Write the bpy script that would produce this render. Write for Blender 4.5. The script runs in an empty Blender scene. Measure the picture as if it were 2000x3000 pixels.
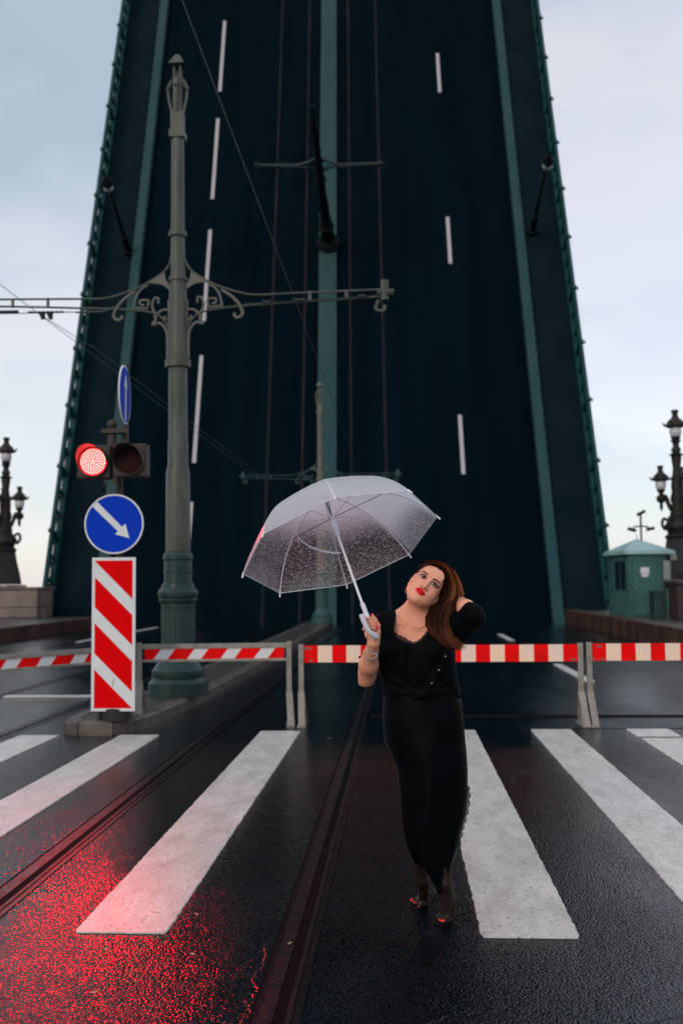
import bpy, math, random
import numpy as np
from mathutils import Vector, Matrix
from mathutils.bvhtree import BVHTree
rnd = random.Random(7)
S = bpy.context.scene
COL = S.collection

# ------------------------------------------------------------------ camera
FPX = 35/36*3000            # focal length in photo pixels (2000 x 3000)
_r = math.radians(.5)
yd = Vector((170, FPX, -205)).normalized()
up = Vector((math.cos(_r), 0, math.sin(_r))).cross(yd).normalized()
xd = yd.cross(up)
R3 = Matrix((xd, yd, up))   # world = R3 @ (right, forward, up)
CAM = Vector((0, 0, 1.57))
camd = bpy.data.cameras.new('camera'); cam = bpy.data.objects.new('camera', camd); COL.objects.link(cam)
camd.sensor_fit = 'VERTICAL'; camd.sensor_height = 36; camd.lens = 35
camd.clip_start = .05; camd.clip_end = 6000
cr = R3 @ Vector((1, 0, 0)); cf = R3 @ Vector((0, 1, 0)); cu = R3 @ Vector((0, 0, 1))
M = Matrix((cr, cu, -cf)).transposed().to_4x4(); M.translation = CAM
cam.matrix_world = M
camd.dof.use_dof = True; camd.dof.focus_distance = 4.62; camd.dof.aperture_fstop = 2.4
S.camera = cam

# ------------------------------------------------------------------ sky, sun, exposure
SUN_EL, SUN_AZ = math.radians(24), math.radians(205)      # low, behind the photographer
W = bpy.data.worlds.new('World'); S.world = W; W.use_nodes = True
nt = W.node_tree; nt.nodes.clear()
def N(t, **k):
    n = nt.nodes.new(t)
    for a, b in k.items(): setattr(n, a, b)
    return n
sky = N('ShaderNodeTexSky', sky_type='NISHITA'); sky.sun_disc = False
sky.sun_elevation = SUN_EL; sky.sun_rotation = SUN_AZ
b1 = N('ShaderNodeBackground'); b1.inputs[1].default_value = .05
nt.links.new(sky.outputs[0], b1.inputs[0])
tc = N('ShaderNodeTexCoord'); sep = N('ShaderNodeSeparateXYZ'); nt.links.new(tc.outputs['Generated'], sep.inputs[0])
ramp = N('ShaderNodeValToRGB'); cr_ = ramp.color_ramp
cr_.elements[0].position = 0; cr_.elements[0].color = (.54, .545, .59, 1)
cr_.elements[1].position = 1; cr_.elements[1].color = (.95, .96, 1.0, 1)
for p, c in ((.10, (.70, .655, .68, 1)), (.26, (.65, .625, .645, 1)), (.38, (.57, .57, .605, 1)), (.60, (.37, .44, .48, 1)), (.78, (.40, .46, .50, 1)), (.90, (.80, .82, .86, 1))):
    e = cr_.elements.new(p); e.color = c
mapn = N('ShaderNodeMapping'); mapn.inputs['Scale'].default_value = (1.4, 1.4, 3.6); mapn.inputs['Location'].default_value = (.35, .2, .1)
nt.links.new(tc.outputs['Generated'], mapn.inputs[0])
no = N('ShaderNodeTexNoise'); no.inputs['Scale'].default_value = 1.7; no.inputs['Detail'].default_value = 5; no.inputs['Roughness'].default_value = .5
nt.links.new(mapn.outputs[0], no.inputs[0])
# the sky is a little clearer towards the left: height term shifted by x
ma = N('ShaderNodeMath', operation='MULTIPLY_ADD'); ma.inputs[1].default_value = -.30; nt.links.new(sep.outputs[0], ma.inputs[0]); nt.links.new(sep.outputs[2], ma.inputs[2])
mb_ = N('ShaderNodeMath', operation='MULTIPLY_ADD'); mb_.inputs[1].default_value = -1.35; nt.links.new(no.outputs[0], mb_.inputs[0]); nt.links.new(ma.outputs[0], mb_.inputs[2])
mc_ = N('ShaderNodeMath', operation='ADD'); mc_.inputs[1].default_value = .67; nt.links.new(mb_.outputs[0], mc_.inputs[0])
nt.links.new(mc_.outputs[0], ramp.inputs[0])
b2 = N('ShaderNodeBackground'); b2.inputs[1].default_value = .98; nt.links.new(ramp.outputs[0], b2.inputs[0])
ad = N('ShaderNodeAddShader'); out = N('ShaderNodeOutputWorld')
nt.links.new(b1.outputs[0], ad.inputs[0]); nt.links.new(b2.outputs[0], ad.inputs[1]); nt.links.new(ad.outputs[0], out.inputs[0])
sd = bpy.data.lights.new('sun', 'SUN'); sd.energy = .8; sd.angle = math.radians(14); sd.color = (1, .80, .66)
so = bpy.data.objects.new('sun', sd); COL.objects.link(so)
sdir = Vector((math.sin(SUN_AZ)*math.cos(SUN_EL), math.cos(SUN_AZ)*math.cos(SUN_EL), math.sin(SUN_EL)))
so.rotation_euler = (-sdir).to_track_quat('-Z', 'Y').to_euler()
S.view_settings.view_transform = 'Standard'; S.view_settings.look = 'None'
S.view_settings.exposure = 0; S.view_settings.gamma = 1
S.render.engine = 'CYCLES'

# ------------------------------------------------------------------ measuring helpers
def ray(u, v): return R3 @ Vector((u-1000, FPX, -(v-1500)))
def P(u, v, Y):             # point seen at photo pixel (u, v), at distance Y down the road
    d = ray(u, v); return CAM + d*(Y/d.y)
def G(u, v, z=0):           # point of the plane z seen at (u, v)
    d = ray(u, v); return CAM + d*((z-CAM.z)/d.z)
def proj(p):
    c = R3.transposed() @ (Vector(p)-CAM); return 1000+FPX*c.x/c.y, 1500-FPX*c.z/c.y

# ------------------------------------------------------------------ materials
MATS = {}
def mat(name, col, rough=.6, metal=0, col2=None, scale=4, bump=0, bscale=60, spec=.5, detail=4, stretch=(1, 1, 1), contrast=(.35, .65), sss=0, coat=0, trans=0, rvar=0):
    m = bpy.data.materials.new(name); m.use_nodes = True; MATS[name] = m
    t = m.node_tree; b = t.nodes['Principled BSDF']; L = t.links
    b.inputs['Base Color'].default_value = (*col, 1); b.inputs['Roughness'].default_value = rough
    b.inputs['Metallic'].default_value = metal; b.inputs['Specular IOR Level'].default_value = spec
    b.inputs['Coat Weight'].default_value = coat; b.inputs['Coat Roughness'].default_value = .15
    if sss:
        b.inputs['Subsurface Weight'].default_value = sss; b.inputs['Subsurface Radius'].default_value = (1, .35, .2); b.inputs['Subsurface Scale'].default_value = .012
    tc = t.nodes.new('ShaderNodeTexCoord'); mp = t.nodes.new('ShaderNodeMapping'); mp.inputs['Scale'].default_value = stretch
    L.new(tc.outputs['Object'], mp.inputs[0])
    if col2 or rvar:
        n = t.nodes.new('ShaderNodeTexNoise'); n.inputs['Scale'].default_value = scale; n.inputs['Detail'].default_value = detail; n.inputs['Roughness'].default_value = .62
        L.new(mp.outputs[0], n.inputs[0])
        mr = t.nodes.new('ShaderNodeMapRange'); mr.inputs[1].default_value = contrast[0]; mr.inputs[2].default_value = contrast[1]
        L.new(n.outputs[0], mr.inputs[0])
        if col2:
            mx = t.nodes.new('ShaderNodeMix'); mx.data_type = 'RGBA'
            mx.inputs[6].default_value = (*col, 1); mx.inputs[7].default_value = (*col2, 1)
            L.new(mr.outputs[0], mx.inputs[0]); L.new(mx.outputs[2], b.inputs['Base Color'])
        if rvar:
            m2 = t.nodes.new('ShaderNodeMath'); m2.operation = 'MULTIPLY_ADD'; m2.inputs[1].default_value = rvar; m2.inputs[2].default_value = rough-rvar/2
            L.new(mr.outputs[0], m2.inputs[0]); L.new(m2.outputs[0], b.inputs['Roughness'])
    if bump:
        n2 = t.nodes.new('ShaderNodeTexNoise'); n2.inputs['Scale'].default_value = bscale; n2.inputs['Detail'].default_value = 3
        L.new(mp.outputs[0], n2.inputs[0])
        bp = t.nodes.new('ShaderNodeBump'); bp.inputs['Strength'].default_value = min(1, bump); bp.inputs['Distance'].default_value = .01*max(1, bump)
        L.new(n2.outputs[0], bp.inputs['Height']); L.new(bp.outputs[0], b.inputs['Normal'])
    return m
def emis(name, col, s):
    m = bpy.data.materials.new(name); m.use_nodes = True; MATS[name] = m
    b = m.node_tree.nodes['Principled BSDF']; b.inputs['Base Color'].default_value = (*col, 1)
    b.inputs['Emission Color'].default_value = (*col, 1); b.inputs['Emission Strength'].default_value = s
    return m

def asphalt(name, base, rough, wet, grain=92, bump=1, dist=.0027, tint=None):
    m = bpy.data.materials.new(name); m.use_nodes = True; MATS[name] = m
    t = m.node_tree; b = t.nodes['Principled BSDF']; L = t.links; nn = t.nodes.new
    tc = nn('ShaderNodeTexCoord')
    big = nn('ShaderNodeTexNoise'); big.inputs['Scale'].default_value = .55; big.inputs['Detail'].default_value = 5; big.inputs['Roughness'].default_value = .6
    mp = nn('ShaderNodeMapping'); mp.inputs['Scale'].default_value = (1.3, .45, 1); L.new(tc.outputs['Object'], mp.inputs[0]); L.new(mp.outputs[0], big.inputs[0])
    vo = nn('ShaderNodeTexVoronoi'); vo.inputs['Scale'].default_value = grain; L.new(tc.outputs['Object'], vo.inputs[0])
    fine = nn('ShaderNodeTexNoise'); fine.inputs['Scale'].default_value = grain*.8; fine.inputs['Detail'].default_value = 3; L.new(tc.outputs['Object'], fine.inputs[0])
    mid = nn('ShaderNodeTexNoise'); mid.inputs['Scale'].default_value = 14; mid.inputs['Detail'].default_value = 4; L.new(tc.outputs['Object'], mid.inputs[0])
    # colour: stones slightly different from each other
    cr = nn('ShaderNodeValToRGB'); cr.color_ramp.elements[0].color = (*[c*.45 for c in base], 1); cr.color_ramp.elements[1].color = (*[c*1.8 for c in base], 1)
    L.new(vo.outputs['Color'], cr.inputs[0]); L.new(cr.outputs[0], b.inputs['Base Color'])
    # tar streaks, old cracks
    wn = nn('ShaderNodeTexNoise'); wn.inputs['Scale'].default_value = 1.6; wn.inputs['Detail'].default_value = 6; L.new(tc.outputs['Object'], wn.inputs[0])
    wm = nn('ShaderNodeVectorMath'); wm.operation = 'MULTIPLY_ADD'; wm.inputs[1].default_value = (.9, .9, 0); L.new(wn.outputs['Color'], wm.inputs[0]); L.new(tc.outputs['Object'], wm.inputs[2])
    ck = nn('ShaderNodeTexVoronoi'); ck.feature = 'DISTANCE_TO_EDGE'; ck.inputs['Scale'].default_value = .42; L.new(wm.outputs[0], ck.inputs[0])
    ckr = nn('ShaderNodeMapRange'); ckr.inputs[1].default_value = .002; ckr.inputs[2].default_value = .007; L.new(ck.outputs[0], ckr.inputs[0])
    mr = nn('ShaderNodeMapRange'); mr.inputs[1].default_value = .38; mr.inputs[2].default_value = .62; mr.inputs[3].default_value = wet; mr.inputs[4].default_value = rough
    L.new(big.outputs[0], mr.inputs[0]); L.new(mr.outputs[0], b.inputs['Roughness'])
    b.inputs['Specular IOR Level'].default_value = .24; b.inputs['Specular Tint'].default_value = (.60, .86, 1, 1)
    h1 = nn('ShaderNodeMath'); h1.operation = 'MULTIPLY_ADD'; h1.inputs[1].default_value = -.9; L.new(vo.outputs['Distance'], h1.inputs[0]); L.new(fine.outputs[0], h1.inputs[2]); h0 = nn('ShaderNodeMath'); h0.operation = 'ADD'; L.new(h1.outputs[0], h0.inputs[0]); L.new(ckr.outputs[0], h0.inputs[1])
    h2 = nn('ShaderNodeMath'); h2.operation = 'MULTIPLY_ADD'; h2.inputs[1].default_value = 1.2; L.new(mid.outputs[0], h2.inputs[0]); L.new(h0.outputs[0], h2.inputs[2])
    bs = nn('ShaderNodeMapRange'); bs.inputs[1].default_value = .36; bs.inputs[2].default_value = .6; bs.inputs[3].default_value = bump*.45; bs.inputs[4].default_value = bump
    L.new(big.outputs[0], bs.inputs[0])
    bp = nn('ShaderNodeBump'); bp.inputs['Distance'].default_value = dist; L.new(bs.outputs[0], bp.inputs['Strength'])
    L.new(h2.outputs[0], bp.inputs['Height']); L.new(bp.outputs[0], b.inputs['Normal'])
    return m
asphalt('asphalt', (.0010, .0038, .0058), .17, .055)
def paint(name, col, dirt):
    m = bpy.data.materials.new(name); m.use_nodes = True; MATS[name] = m
    t = m.node_tree; b = t.nodes['Principled BSDF']; L = t.links; nn = t.nodes.new
    tc = nn('ShaderNodeTexCoord')
    n1 = nn('ShaderNodeTexNoise'); n1.inputs['Scale'].default_value = 3.2; n1.inputs['Detail'].default_value = 7; n1.inputs['Roughness'].default_value = .7
    mp = nn('ShaderNodeMapping'); mp.inputs['Scale'].default_value = (2.2, .8, 1); L.new(tc.outputs['Object'], mp.inputs[0]); L.new(mp.outputs[0], n1.inputs[0])
    n2 = nn('ShaderNodeTexNoise'); n2.inputs['Scale'].default_value = 45; n2.inputs['Detail'].default_value = 5; n2.inputs['Roughness'].default_value = .75; L.new(tc.outputs['Object'], n2.inputs[0])
    a = nn('ShaderNodeMapRange'); a.inputs[1].default_value = .35; a.inputs[2].default_value = .75; L.new(n1.outputs[0], a.inputs[0])
    c = nn('ShaderNodeMapRange'); c.inputs[1].default_value = .56; c.inputs[2].default_value = .64; c.inputs[4].default_value = .8; L.new(n2.outputs[0], c.inputs[0])
    m1 = nn('ShaderNodeMix'); m1.data_type = 'RGBA'; m1.inputs[6].default_value = (*col, 1); m1.inputs[7].default_value = (*dirt, 1); L.new(a.outputs[0], m1.inputs[0])
    m2 = nn('ShaderNodeMix'); m2.data_type = 'RGBA'; m2.inputs[7].default_value = (*[d*.28 for d in dirt], 1); L.new(m1.outputs[2], m2.inputs[6]); L.new(c.outputs[0], m2.inputs[0])
    L.new(m2.outputs[2], b.inputs['Base Color'])
    b.inputs['Roughness'].default_value = .34
    bp = nn('ShaderNodeBump'); bp.inputs['Strength'].default_value = .45; bp.inputs['Distance'].default_value = .005; L.new(n2.outputs[0], bp.inputs['Height']); L.new(bp.outputs[0], b.inputs['Normal'])
paint('road_paint', (.70, .69, .65), (.40, .39, .365))
mat('deck_asphalt', (.0006, .0048, .0088), .9, col2=(.0016, .0076, .0125), scale=.35, stretch=(2.5, .25, .25), spec=.02)
mat('deck_footway', (.0040, .0125, .0190), .9, col2=(.0065, .017, .022), scale=.5, spec=.03)
mat('deck_green', (.013, .058, .066), .6, col2=(.030, .066, .066), scale=.8, spec=.15, stretch=(1, .3, .3))
mat('rail_green', (.005, .062, .066), .5, col2=(.005, .036, .038), scale=3, spec=.2)
mat('deck_rail_steel', (.010, .016, .024), .6, col2=(.034, .024, .026), scale=.4, spec=.1)
mat('deck_line', (.42, .40, .43), .6)
mat('dark_iron', (.0025, .007, .009), .6, spec=.12)
mat('steel', (.010, .012, .014), .35, metal=.2, spec=.2, col2=(.006, .006, .007), scale=12, rvar=.2, bump=.3, bscale=60)
mat('groove', (.003, .003, .004), .7, spec=.03)
mat('seal', (.002, .004, .006), .25, spec=.2, bump=.3, bscale=90)
mat('granite', (.125, .102, .09), .34, col2=(.050, .038, .034), scale=5, bump=.4, bscale=90, detail=8)
mat('granite_red', (.085, .042, .032), .5, spec=.25, col2=(.032, .018, .016), scale=1.5, bump=.3, bscale=40, detail=8)
mat('granite_grey', (.22, .17, .155), .6, col2=(.12, .085, .075), scale=1.1, detail=8)
mat('paving', (.062, .058, .055), .3, col2=(.034, .032, .031), scale=2.5, bump=.5, bscale=120, rvar=.2)
mat('grey_paint', (.098, .110, .094), .42, spec=.25, col2=(.055, .064, .054), scale=3, stretch=(3, 3, .6), bump=.15, bscale=20)
mat('green_paint', (.018, .048, .047), .38, spec=.3, col2=(.012, .034, .034), scale=4, bump=.2, bscale=25)
mat('green_paint_far', (.010, .055, .052), .5, col2=(.014, .055, .053), scale=4)
mat('rusty_grey', (.12, .125, .110), .55, col2=(.16, .07, .035), scale=9, contrast=(.55, .68), spec=.3)
mat('arm_grey', (.030, .052, .056), .5, spec=.3)
mat('bronze', (.012, .022, .020), .5, col2=(.032, .022, .017), scale=3, spec=.2)
mat('globe_glass', (.55, .55, .60), .2)
mat('sign_red', (.80, .001, .003), .5, col2=(.70, .001, .003), scale=6, spec=.03)
mat('sign_white', (.72, .75, .78), .4, col2=(.66, .69, .71), scale=5, spec=.1)
mat('sign_blue', (.0008, .042, .50), .4, spec=.05)
mat('sign_back', (.2, .21, .21), .5, metal=.3)
mat('barrier_red', (.92, .004, .005), .5, col2=(.60, .010, .008), scale=5, spec=.05, detail=8, contrast=(.45, .72))
mat('barrier_warm_lit', (.95, .66, .48), .5, col2=(.78, .66, .62), scale=2.2, spec=.1, detail=8)  # white boards, warm light put into the colour as a peach tint
mat('barrier_worn', (.20, .16, .13), .8, col2=(.10, .07, .05), scale=30)
mat('barrier_frame', (.30, .285, .26), .5, col2=(.20, .18, .155), scale=7, bump=.2, bscale=60)
mat('barrier_plain_white', (.70, .70, .73), .45)
mat('black_rubber', (.01, .01, .011), .6)
mat('signal_grey', (.050, .038, .037), .5, spec=.2)
mat('signal_dark', (.020, .004, .004), .55, spec=.08)
mat('booth_green', (.045, .130, .118), .55, spec=.2, col2=(.030, .09, .084), scale=3)
mat('booth_roof', (.30, .48, .47), .45, col2=(.24, .40, .40), scale=2)
mat('booth_glass', (.01, .02, .025), .1)
mat('paper', (.62, .58, .66), .7)
mat('dark_wall', (.030, .014, .011), .6, col2=(.02, .010, .008), scale=3)
mat('water', (.03, .045, .055), .12, bump=.6, bscale=1.2)
mat('wire', (.016, .024, .024), .5)
mat('wire_light', (.10, .14, .14), .5)
mat('umbrella_plastic', (.70, .72, .82), .35)
mat('rib_white', (.78, .78, .82), .3)
mat('rib_dark', (.12, .12, .13), .3, metal=.6)
mat('skin', (.92, .455, .32), .46, col2=(.74, .305, .19), scale=6, sss=.10, spec=.25, bump=.12, bscale=420)
mat('lips', (.75, .003, .006), .35, spec=.2)
mat('shaded_tights', (.016, .0085, .0075), .5, spec=.2)  # dark tights, colour also carries the lack of light on legs and feet
mat('nail', (.85, .018, .01), .22)
mat('blouse', (.0014, .0026, .0034), .65, col2=(.0022, .0040, .0050), scale=9, spec=.05, bump=.3, bscale=260)
mat('satin', (.0006, .0016, .0028), .42, spec=.055, col2=(.0015, .0028, .0042), scale=5)
mat('sandal', (.003, .003, .004), .3, spec=.3)
mat('silver', (.75, .72, .70), .15, metal=1)
mat('gold', (.80, .48, .25), .2, metal=1)
mat('brow', (.018, .008, .006), .7)
mat('eye_white', (.36, .32, .33), .25)
mat('iris', (.012, .010, .012), .08)
mat('button', (.5, .48, .42), .25)
def hair_mat():
    m = bpy.data.materials.new('hair'); m.use_nodes = True; MATS['hair'] = m
    t = m.node_tree; b = t.nodes['Principled BSDF']; L = t.links
    at = t.nodes.new('ShaderNodeAttribute'); at.attribute_name = 'tone'
    r = t.nodes.new('ShaderNodeValToRGB'); e = r.color_ramp.elements
    e[0].color = (.006, .0022, .0016, 1); e[1].color = (.75, .27, .10, 1)
    k = e.new(.5); k.color = (.085, .024, .010, 1); k = e.new(.75); k.color = (.34, .10, .036, 1)
    L.new(at.outputs['Fac'], r.inputs[0]); L.new(r.outputs[0], b.inputs['Base Color'])
    b.inputs['Roughness'].default_value = .45; b.inputs['Specular IOR Level'].default_value = .08
hair_mat()
def canopy_mat():
    m = bpy.data.materials.new('clear_plastic'); m.use_nodes = True; MATS['clear_plastic'] = m
    t = m.node_tree; t.nodes.clear(); L = t.links; nn = t.nodes.new
    o = nn('ShaderNodeOutputMaterial'); tr = nn('ShaderNodeBsdfTransparent'); tr.inputs[0].default_value = (.93, .93, .95, 1)
    di = nn('ShaderNodeBsdfDiffuse'); di.inputs[0].default_value = (.88, .92, 1, 1)
    tl = nn('ShaderNodeBsdfTranslucent'); tl.inputs[0].default_value = (.90, .93, 1, 1)
    gl = nn('ShaderNodeBsdfGlossy'); gl.inputs['Roughness'].default_value = .22
    fr = nn('ShaderNodeMixShader'); fr.inputs[0].default_value = .6; L.new(di.outputs[0], fr.inputs[1]); L.new(tl.outputs[0], fr.inputs[2])
    tc = nn('ShaderNodeTexCoord')
    v = nn('ShaderNodeTexVoronoi'); v.inputs['Scale'].default_value = 130; L.new(tc.outputs['Object'], v.inputs[0])
    v2 = nn('ShaderNodeTexVoronoi'); v2.inputs['Scale'].default_value = 62; L.new(tc.outputs['Object'], v2.inputs[0])
    nz = nn('ShaderNodeTexNoise'); nz.inputs['Scale'].default_value = 300; nz.inputs['Detail'].default_value = 2; L.new(tc.outputs['Object'], nz.inputs[0])
    def drops(vn, thr, keep):
        lt = nn('ShaderNodeMath'); lt.operation = 'LESS_THAN'; lt.inputs[1].default_value = thr; L.new(vn.outputs['Distance'], lt.inputs[0])
        s = nn('ShaderNodeSeparateColor'); L.new(vn.outputs['Color'], s.inputs[0])
        g = nn('ShaderNodeMath'); g.operation = 'GREATER_THAN'; g.inputs[1].default_value = keep; L.new(s.outputs[0], g.inputs[0])
        q = nn('ShaderNodeMath'); q.operation = 'MULTIPLY'; L.new(lt.outputs[0], q.inputs[0]); L.new(g.outputs[0], q.inputs[1]); return q
    d1 = drops(v, .34, .38); d2 = drops(v2, .22, .60)
    mx = nn('ShaderNodeMath'); mx.operation = 'MAXIMUM'; L.new(d1.outputs[0], mx.inputs[0]); L.new(d2.outputs[0], mx.inputs[1])
    # haze of the plastic itself plus drops
    mr = nn('ShaderNodeMapRange'); mr.inputs[3].default_value = .12; mr.inputs[4].default_value = .80; L.new(mx.outputs[0], mr.inputs[0])
    lw = nn('ShaderNodeLayerWeight'); lw.inputs[0].default_value = .5
    fc = nn('ShaderNodeMapRange'); fc.interpolation_type = 'SMOOTHSTEP'; fc.inputs[1].default_value = .30; fc.inputs[2].default_value = .90; fc.inputs[4].default_value = .40; L.new(lw.outputs['Facing'], fc.inputs[0])
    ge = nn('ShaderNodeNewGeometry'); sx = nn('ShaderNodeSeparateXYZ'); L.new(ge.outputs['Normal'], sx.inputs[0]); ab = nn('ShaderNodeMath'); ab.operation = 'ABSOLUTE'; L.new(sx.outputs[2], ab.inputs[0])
    wz = nn('ShaderNodeMapRange'); wz.interpolation_type = 'SMOOTHSTEP'; wz.inputs[1].default_value = .34; wz.inputs[2].default_value = .80; wz.inputs[4].default_value = .84; L.new(ab.outputs[0], wz.inputs[0])  # whitens upward-facing parts, painting in sky light on the top
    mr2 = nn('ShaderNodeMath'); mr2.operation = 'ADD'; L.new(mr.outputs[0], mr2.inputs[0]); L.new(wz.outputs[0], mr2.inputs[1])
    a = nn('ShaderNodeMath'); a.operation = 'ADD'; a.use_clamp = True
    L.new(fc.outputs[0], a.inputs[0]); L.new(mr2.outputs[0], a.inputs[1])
    bp = nn('ShaderNodeBump'); bp.inputs['Strength'].default_value = .6; bp.inputs['Distance'].default_value = .002; L.new(mx.outputs[0], bp.inputs['Height']); L.new(bp.outputs[0], gl.inputs['Normal'])
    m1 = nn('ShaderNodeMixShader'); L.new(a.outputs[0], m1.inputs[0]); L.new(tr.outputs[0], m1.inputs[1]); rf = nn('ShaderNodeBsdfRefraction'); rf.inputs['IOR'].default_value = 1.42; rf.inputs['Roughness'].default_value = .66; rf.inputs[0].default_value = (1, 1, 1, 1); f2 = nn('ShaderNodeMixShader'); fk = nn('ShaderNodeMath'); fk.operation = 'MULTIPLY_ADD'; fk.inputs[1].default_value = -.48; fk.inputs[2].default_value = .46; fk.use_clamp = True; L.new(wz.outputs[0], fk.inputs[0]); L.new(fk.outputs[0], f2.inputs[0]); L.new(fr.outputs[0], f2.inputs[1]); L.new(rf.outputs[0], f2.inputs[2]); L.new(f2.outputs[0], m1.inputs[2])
    m2 = nn('ShaderNodeMixShader'); m2.inputs[0].default_value = .10; L.new(m1.outputs[0], m2.inputs[1]); L.new(gl.outputs[0], m2.inputs[2])
    L.new(m2.outputs[0], o.inputs[0])
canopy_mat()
def lace_mat():
    m = bpy.data.materials.new('lace'); m.use_nodes = True; MATS['lace'] = m
    t = m.node_tree; b = t.nodes['Principled BSDF']; L = t.links; nn = t.nodes.new
    b.inputs['Base Color'].default_value = (.006, .005, .006, 1)
    tc = nn('ShaderNodeTexCoord'); v = nn('ShaderNodeTexVoronoi'); v.feature = 'DISTANCE_TO_EDGE'; v.inputs['Scale'].default_value = 170; L.new(tc.outputs['Object'], v.inputs[0])
    lt = nn('ShaderNodeMapRange'); lt.inputs[1].default_value = .10; lt.inputs[2].default_value = .2; lt.inputs[3].default_value = 1; lt.inputs[4].default_value = .45
    L.new(v.outputs[0], lt.inputs[0]); L.new(lt.outputs[0], b.inputs['Alpha'])
lace_mat()

# ------------------------------------------------------------------ mesh helpers
def tag(o, label=None, cat=None, group=None, kind=None):
    if label: o['label'] = label
    if cat: o['category'] = cat
    if group: o['group'] = group
    if kind: o['kind'] = kind
    return o
def empty(name, loc, label, cat, group=None):
    o = bpy.data.objects.new(name, None); COL.objects.link(o); o.location = loc; o.empty_display_size = .1
    return tag(o, label, cat, group)
def origin(o):
    p = Vector(o.location)
    while o.parent: o = o.parent; p += Vector(o.location)
    return p
class MB:
    fat = 1
    def __init__(s): s.v = []; s.f = []; s.m = []; s.cur = 0
    def add(s, vs, fs, m=None):
        n = len(s.v); s.v += [tuple(x) for x in vs]
        for f in fs: s.f.append(tuple(i+n for i in f)); s.m.append(s.cur if m is None else m)
    def box(s, lo, hi, m=None, fr=None):
        x0, y0, z0 = lo; x1, y1, z1 = hi
        vs = [Vector((x, y, z)) for x in (x0, x1) for y in (y0, y1) for z in (z0, z1)]
        if fr: vs = [fr(v) for v in vs]
        s.add(vs, [(0, 1, 3, 2), (4, 6, 7, 5), (0, 4, 5, 1), (2, 3, 7, 6), (0, 2, 6, 4), (1, 5, 7, 3)], m)
    def beam(s, a, b, w, h, upv=(0, 0, 1), m=None):   # rectangular bar from a to b
        a, b = Vector(a), Vector(b); d = (b-a).normalized(); side = d.cross(Vector(upv))
        if side.length < 1e-4: side = Vector((1, 0, 0))
        side.normalize(); u = side.cross(d).normalized()
        vs = [p+side*sx*w/2+u*sz*h/2 for p in (a, b) for sx, sz in ((-1, -1), (1, -1), (1, 1), (-1, 1))]
        s.add(vs, [(0, 1, 2, 3), (7, 6, 5, 4), (0, 4, 5, 1), (1, 5, 6, 2), (2, 6, 7, 3), (3, 7, 4, 0)], m)
    def tube(s, pts, r, n=10, m=None, caps=True, flat=1, closed=False, nrm=None):
        pts = [Vector(p) for p in pts]; k = len(pts)
        rs = r if hasattr(r, '__len__') else [r]*k
        base = len(s.v); u = None; vs = []
        for i, p in enumerate(pts):
            if closed: d = pts[(i+1) % k]-pts[i-1]
            else: d = pts[min(i+1, k-1)]-pts[max(i-1, 0)]
            d.normalize()
            if nrm is not None: u = Vector(nrm)
            elif u is None: u = Vector((0, 0, 1)) if abs(d.z) < .9 else Vector((0, 1, 0))
            u = (u-d*u.dot(d)).normalized(); w = d.cross(u)
            for j in range(n):
                a = 2*math.pi*j/n; vs.append(p+(w*math.cos(a)+u*math.sin(a)*flat)*rs[i])
        fs = []
        for i in range(k if closed else k-1):
            i2 = (i+1) % k
            for j in range(n):
                j2 = (j+1) % n; fs.append((i*n+j, i*n+j2, i2*n+j2, i2*n+j))
        if caps and not closed: fs.append(tuple(range(n))[::-1]); fs.append(tuple((k-1)*n+j for j in range(n)))
        s.add(vs, fs, m)
    def lathe(s, prof, c, n=24, m=None, axis=None, mod=None):   # prof: (height, radius)
        c = Vector(c); A = Vector(axis).normalized() if axis else Vector((0, 0, 1))
        X = A.orthogonal().normalized() if axis else Vector((1, 0, 0)); Y = A.cross(X)
        vs = []
        for h, r in prof:
            for j in range(n):
                a = 2*math.pi*j/n; rr = (r+(mod(h, a) if mod else 0))*MB.fat
                vs.append(c+A*h+(X*math.cos(a)+Y*math.sin(a))*rr)
        fs = [(i*n+j, i*n+(j+1) % n, (i+1)*n+(j+1) % n, (i+1)*n+j) for i in range(len(prof)-1) for j in range(n)]
        fs += [tuple(range(n))[::-1], tuple((len(prof)-1)*n+j for j in range(n))]
        s.add(vs, fs, m)
    def ball(s, c, r, n=14, m=None, sc=(1, 1, 1), rot=None):
        c = Vector(c); vs = []; k = n//2
        for i in range(k+1):
            t = math.pi*i/k
            for j in range(n):
                a = 2*math.pi*j/n; q = Vector((math.sin(t)*math.cos(a)*sc[0], math.sin(t)*math.sin(a)*sc[1], math.cos(t)*sc[2]))*r
                vs.append(c+(rot@q if rot else q))
        fs = [(i*n+j, (i+1)*n+j, (i+1)*n+(j+1) % n, i*n+(j+1) % n) for i in range(k) for j in range(n)]
        s.add(vs, fs, m)
    def prism(s, poly, fr, t0, t1, m=None):   # 2D polygon extruded t0..t1; fr(x, y, t) -> world
        n = len(poly)
        vs = [fr(x, y, t0) for x, y in poly]+[fr(x, y, t1) for x, y in poly]
        fs = [tuple(range(n)), tuple(range(2*n-1, n-1, -1))]+[(i, i+n, (i+1) % n+n, (i+1) % n) for i in range(n)]
        s.add(vs, fs, m)
    def build(s, name, mats, parent=None, smooth=False, bevel=0, auto=None):
        if isinstance(mats, str): mats = [mats]
        me = bpy.data.meshes.new(name); o = bpy.data.objects.new(name, me); COL.objects.link(o)
        org = Vector((0, 0, 0))
        if parent: o.parent = parent; org = origin(parent)
        me.from_pydata([tuple(Vector(v)-org) for v in s.v], [], s.f)
        for k in mats: me.materials.append(MATS[k])
        me.polygons.foreach_set('material_index', s.m)
        me.update()
        import bmesh
        b = bmesh.new(); b.from_mesh(me); bmesh.ops.remove_doubles(b, verts=b.verts, dist=1e-6) if smooth else None
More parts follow.
